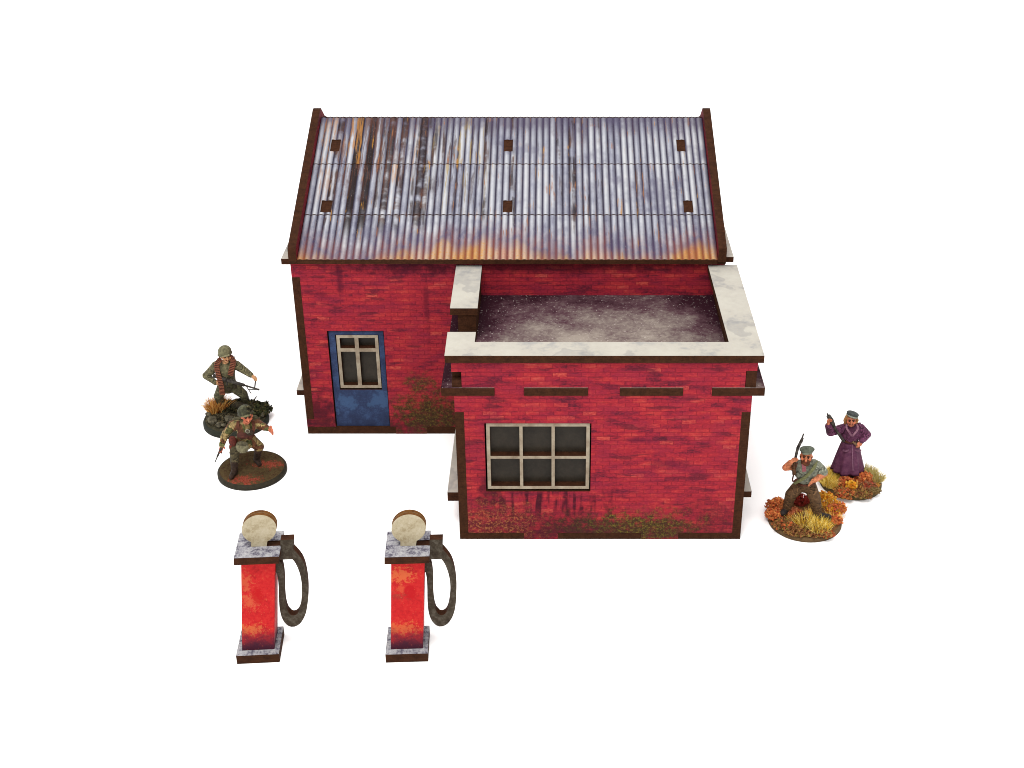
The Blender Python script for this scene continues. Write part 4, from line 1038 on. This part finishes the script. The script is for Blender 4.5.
# --- woman in purple coat -----------------------------------------------------
def woman():
    c0 = atz(851, 479.5, .1); cx, cy = c0.x, c0.y
    root = empty('person', (cx, cy, GZ), 'painted woman in a long purple coat and grey beret holding a submachine gun upright', 'miniature figure', 'civilian miniatures right of the station')
    soil = soil_mat('leafy_soil_dark', [(64, 46, 32), (108, 76, 48), (132, 98, 60), (92, 80, 46)])
    rim = flat_paint('mossy_rim', (92, 78, 50), (122, 104, 68), 6, .8)
    base = disc_base(root, cx, cy, 1.20, .08, soil, rim, .08, 4)
    def A(u, v, d=0.0): return at(u, v, cy + d)
    skin = (190, 116, 86); pu = (96, 52, 78); pd = (84, 44, 70); boot = (50, 44, 42)
    B = Body(); B.g = 1.15; d0 = .28
    for u, sx in ((845, -1), (858, 1)):
        f = atz(u, 474.5, .33); B.cap(A(u, 463, d0), .13, f, .09, (66, 52, 48)); B.cap(f, .10, f + Vector((.07 * sx, -.24, -.05)), .08, boot)
    wst, chest = A(850.5, 441.5, d0), A(851.5, 431, d0 - .08)
    B.cap(A(850, 447, d0 + .05), .27, wst, .25, pu); B.cap(wst, .25, chest, .27, pu); B.cap(A(846, 434, d0), .2, A(857, 433.5, d0), .2, pu)
    for e in (-1, 1): B.ell(chest + Vector((.11 * e, -.16, -.03)), .13, pu)
    B.cap(A(844.5, 427.3, d0 - .04), .145, A(858.5, 426.8, d0 - .04), .145, pu); B.cap(A(851.3, 426.5, d0 - .1), .10, A(851.3, 421, d0 - .14), .085, skin)
    sL, eL, wL = A(842, 428.3, d0 - .05), A(830.5, 432, d0 - .35), A(828.3, 426, d0 - .46)
    B.chain([(sL, .15), (eL, .15), (wL, .115)], pu); hand(B, A(828.2, 424.5, d0 - .48), A(828.4, 420, d0 - .5) - A(828.2, 424.5, d0 - .48), (.7, -.4, .3), (-.5, -.3, .7), skin, 1.1)
    sR, eR, wR = A(861, 427.8, d0 - .03), A(867.6, 434.5, d0 - .02), A(861.5, 440.5, d0 - .28)
    B.chain([(sR, .145), (eR, .125), (wR, .10)], pu); hand(B, wR, A(860, 445, d0 - .34) - wR, (-.6, -.3, -.4), (-.8, -.3, .2), skin, 1.1)
    for p, q in ((sL, eL), (sR, eR), (eR, wR)):
        for t in (.3, .65): m_ = p.lerp(q, t); B.cap(m_ + Vector((-.05, -.11, .05)), .028, m_ + Vector((.06, -.12, -.04)), .03, ridge(pu))
    hc = A(851, 419.4, d0 - .2); head(B, hc, (-.12, -1, .12), (0, 0, 1), skin, 1.12)
    B.creases([pu], 6)
    body = B.build('body', root, .017, 2)
    # coat skirt: flared, pleated, with thickness
    bm = bmesh.new(); n = 96; wc = A(850, 441, d0); bc = A(847.8, 467, d0 - .04); prev = None; inner = []
    Z0, Z1 = wc.z, atz(848, 472, .4).z + .02
    levels = 14
    for k in range(levels + 1):
        t = k / levels; z = Z0 + (Z1 - Z0) * t; c = wc.lerp(bc, t); rx_ = .31 + .31 * t ** .8; ry_ = .27 + .24 * t ** .8
        cur = []
        for i in range(n):
            a = 2 * math.pi * i / n; fold = 1 + (.010 + .075 * t) * math.sin(9 * a + 1.3 * math.sin(2 * a)) + .03 * t * math.sin(17 * a)
            cur.append(bm.verts.new((c.x + rx_ * fold * math.cos(a), c.y + ry_ * fold * math.sin(a), z)))
        if prev:
            for i in range(n): bm.faces.new((prev[i], prev[(i + 1) % n], cur[(i + 1) % n], cur[i]))
        else: bm.faces.new(cur)
        prev = cur
    bmesh.ops.recalc_face_normals(bm, faces=bm.faces)
    r = bmesh.ops.extrude_edge_only(bm, edges=[e for e in bm.edges if len(e.link_faces) == 1]); nv = [v for v in r['geom'] if isinstance(v, bmesh.types.BMVert)]
    for v in nv: v.co = Vector((bc.x + (v.co.x - bc.x) * .86, bc.y + (v.co.y - bc.y) * .86, v.co.z + .04))
    r = bmesh.ops.extrude_edge_only(bm, edges=[e for e in bm.edges if len(e.link_faces) == 1]); nv = [v for v in r['geom'] if isinstance(v, bmesh.types.BMVert)]
    for v in nv: v.co = Vector((wc.x + (v.co.x - bc.x) * .5, wc.y + (v.co.y - bc.y) * .5, Z0 - .25))
    bmesh.ops.recalc_face_normals(bm, faces=bm.faces)
    coat = obj('coat_skirt', bm, flat_paint('purple_cloth', (92, 46, 76), (122, 72, 98), 5, .6, .72), body, smooth=True)
    pl = flat_paint('pale_purple_trim', (168, 122, 142), (136, 90, 116), 14, .6)
    ribbon('coat_front_edge', coat, [A(851.8, 444, -.02 + d0 - .22), A(852.2, 455, d0 - .34), A(852.8, 470, d0 - .55)], .03, .025, [pl])
    for pts in ([A(846.5, 423.5, d0 - .22), A(845.8, 427, d0 - .32), A(849, 431.5, d0 - .40), A(851.5, 435.5, d0 - .40)], [A(856.5, 423.5, d0 - .22), A(858.4, 427.5, d0 - .32), A(855, 432, d0 - .40), A(852, 435.5, d0 - .40)]):
        ribbon('lapel', body, pts, .07, .03, [flat_paint('lapel_cloth', (122, 74, 98), (176, 130, 146), 9, .6)])
    for u in (845.5, 858): ribbon('pocket_flap', coat, [A(u - 3, 449.5, d0 - .31), A(u, 450.4, d0 - .36), A(u + 3, 449.5, d0 - .31)], .07, .03, [flat_paint('flap_cloth', (112, 66, 92), (150, 104, 126), 9, .6)])
    ribbon('belt', root, [A(842.5, 439.5, d0), A(845, 441, d0 - .2), A(851, 442.4, d0 - .27), A(857, 441.4, d0 - .2), A(859.5, 440, d0)], .07, .03, [LEATHER])
    rods('holstered_pistol', root, [(A(854, 442.8, d0 - .33), .05, A(859.6, 447.8, d0 - .36), .035), (A(854, 442.8, d0 - .33), .04, A(852.5, 441.6, d0 - .33), .045)], flat_paint('tan_holster', (112, 84, 60), (150, 120, 90), 10, .6))
    # hair and beret
    hr = Body(); sand = dapple((176, 128, 78), (146, 100, 60), 9)
    hr.ell(hc + Vector((0, .09, .03)), Vector((.21, .17, .23)), sand)
    for e in (-1, 1): hr.chain([(hc + Vector((.16 * e, .0, .12)), .085), (hc + Vector((.215 * e, -.02, -.03)), .085), (hc + Vector((.20 * e, .01, -.17)), .06)], sand)
    hr.build('hair', body, .018, 1)
    br = Body(); hh = hc + Vector((.06, .07, .215)); R = Matrix.Rotation(math.radians(14), 3, 'Y') @ Matrix.Rotation(math.radians(-4), 3, 'X')
    br.ell(hh, Vector((.25, .24, .075)), (64, 68, 66), 0, R); br.ell(hh + Vector((-.02, -.04, -.06)), Vector((.25, .25, .045)), (142, 144, 130), 0, R)
    br.build('beret', body, .018, 1)
    g0, g1, g2, g3 = A(827, 413.4, d0 - .34), A(831.2, 420.5, d0 - .40), A(836.5, 431, d0 - .46), A(843.8, 441.5, d0 - .46)
    gun = rods('submachine_gun', root, [(g0, .030, g0.lerp(g1, .4), .035), (g0.lerp(g1, .3), .085, g1, .105), (g1, .10, g1.lerp(g2, .5), .075), (g1.lerp(g2, .5), .055, g2, .045), (g2, .045, g3, .06)], GUNMETAL)
    rods('magazine', gun, [(g1, .05, g1 + Vector((-.12, -.05, -.12)), .045)], GUNMETAL)
    def C(u, v, rx_, rz_, cols, n, sd): clump('foliage_clump', base, atz(u, v, .16), (rx_, rx_ * .85, rz_), cols, n, sd, .046)
    C(863, 480, .36, .32, AUT, 380, 21); C(846, 484, .34, .26, AUT, 330, 22); C(851, 488, .22, .30, GOLD, 260, 23); C(845, 494, .42, .16, AUT + MOSSY, 380, 24); C(868, 487, .36, .18, [(180, 90, 66), (150, 104, 74)], 320, 25); C(862, 494, .4, .12, MOSSY, 300, 26); C(874, 491, .26, .12, [(150, 128, 84), (122, 96, 60)], 200, 27)
    for i, (u, v, s_) in enumerate(((825, 479, .30), (833, 474, .34), (829, 484, .25))):
        t = atz(u, v, .2); tuft('grass_tuft', base, [(t.x, t.y, .18, s_)], STRAW + [(222, 178, 62)], 330, .18, .42, .3, .011, 30 + i, .6, 1.6)
    tuft('grass_tuft', base, [(atz(u, v, .1).x, atz(u, v, .1).y, .12, .24) for u, v in ((858, 488), (840, 490), (872, 486))], [(240, 170, 84), (226, 150, 72), (246, 206, 120)], 240, .14, .32, .3, .012, 52, .6, 1.4)
    for i, (u, v, s_) in enumerate(((868, 472, .30), (876, 478, .30))):
        t = atz(u, v, .2); tuft('grass_tuft', base, [(t.x, t.y, .18, s_)], [(196, 178, 110), (168, 150, 84), (214, 198, 140)], 330, .18, .42, .3, .011, 40 + i, .6, 1.5)
woman()
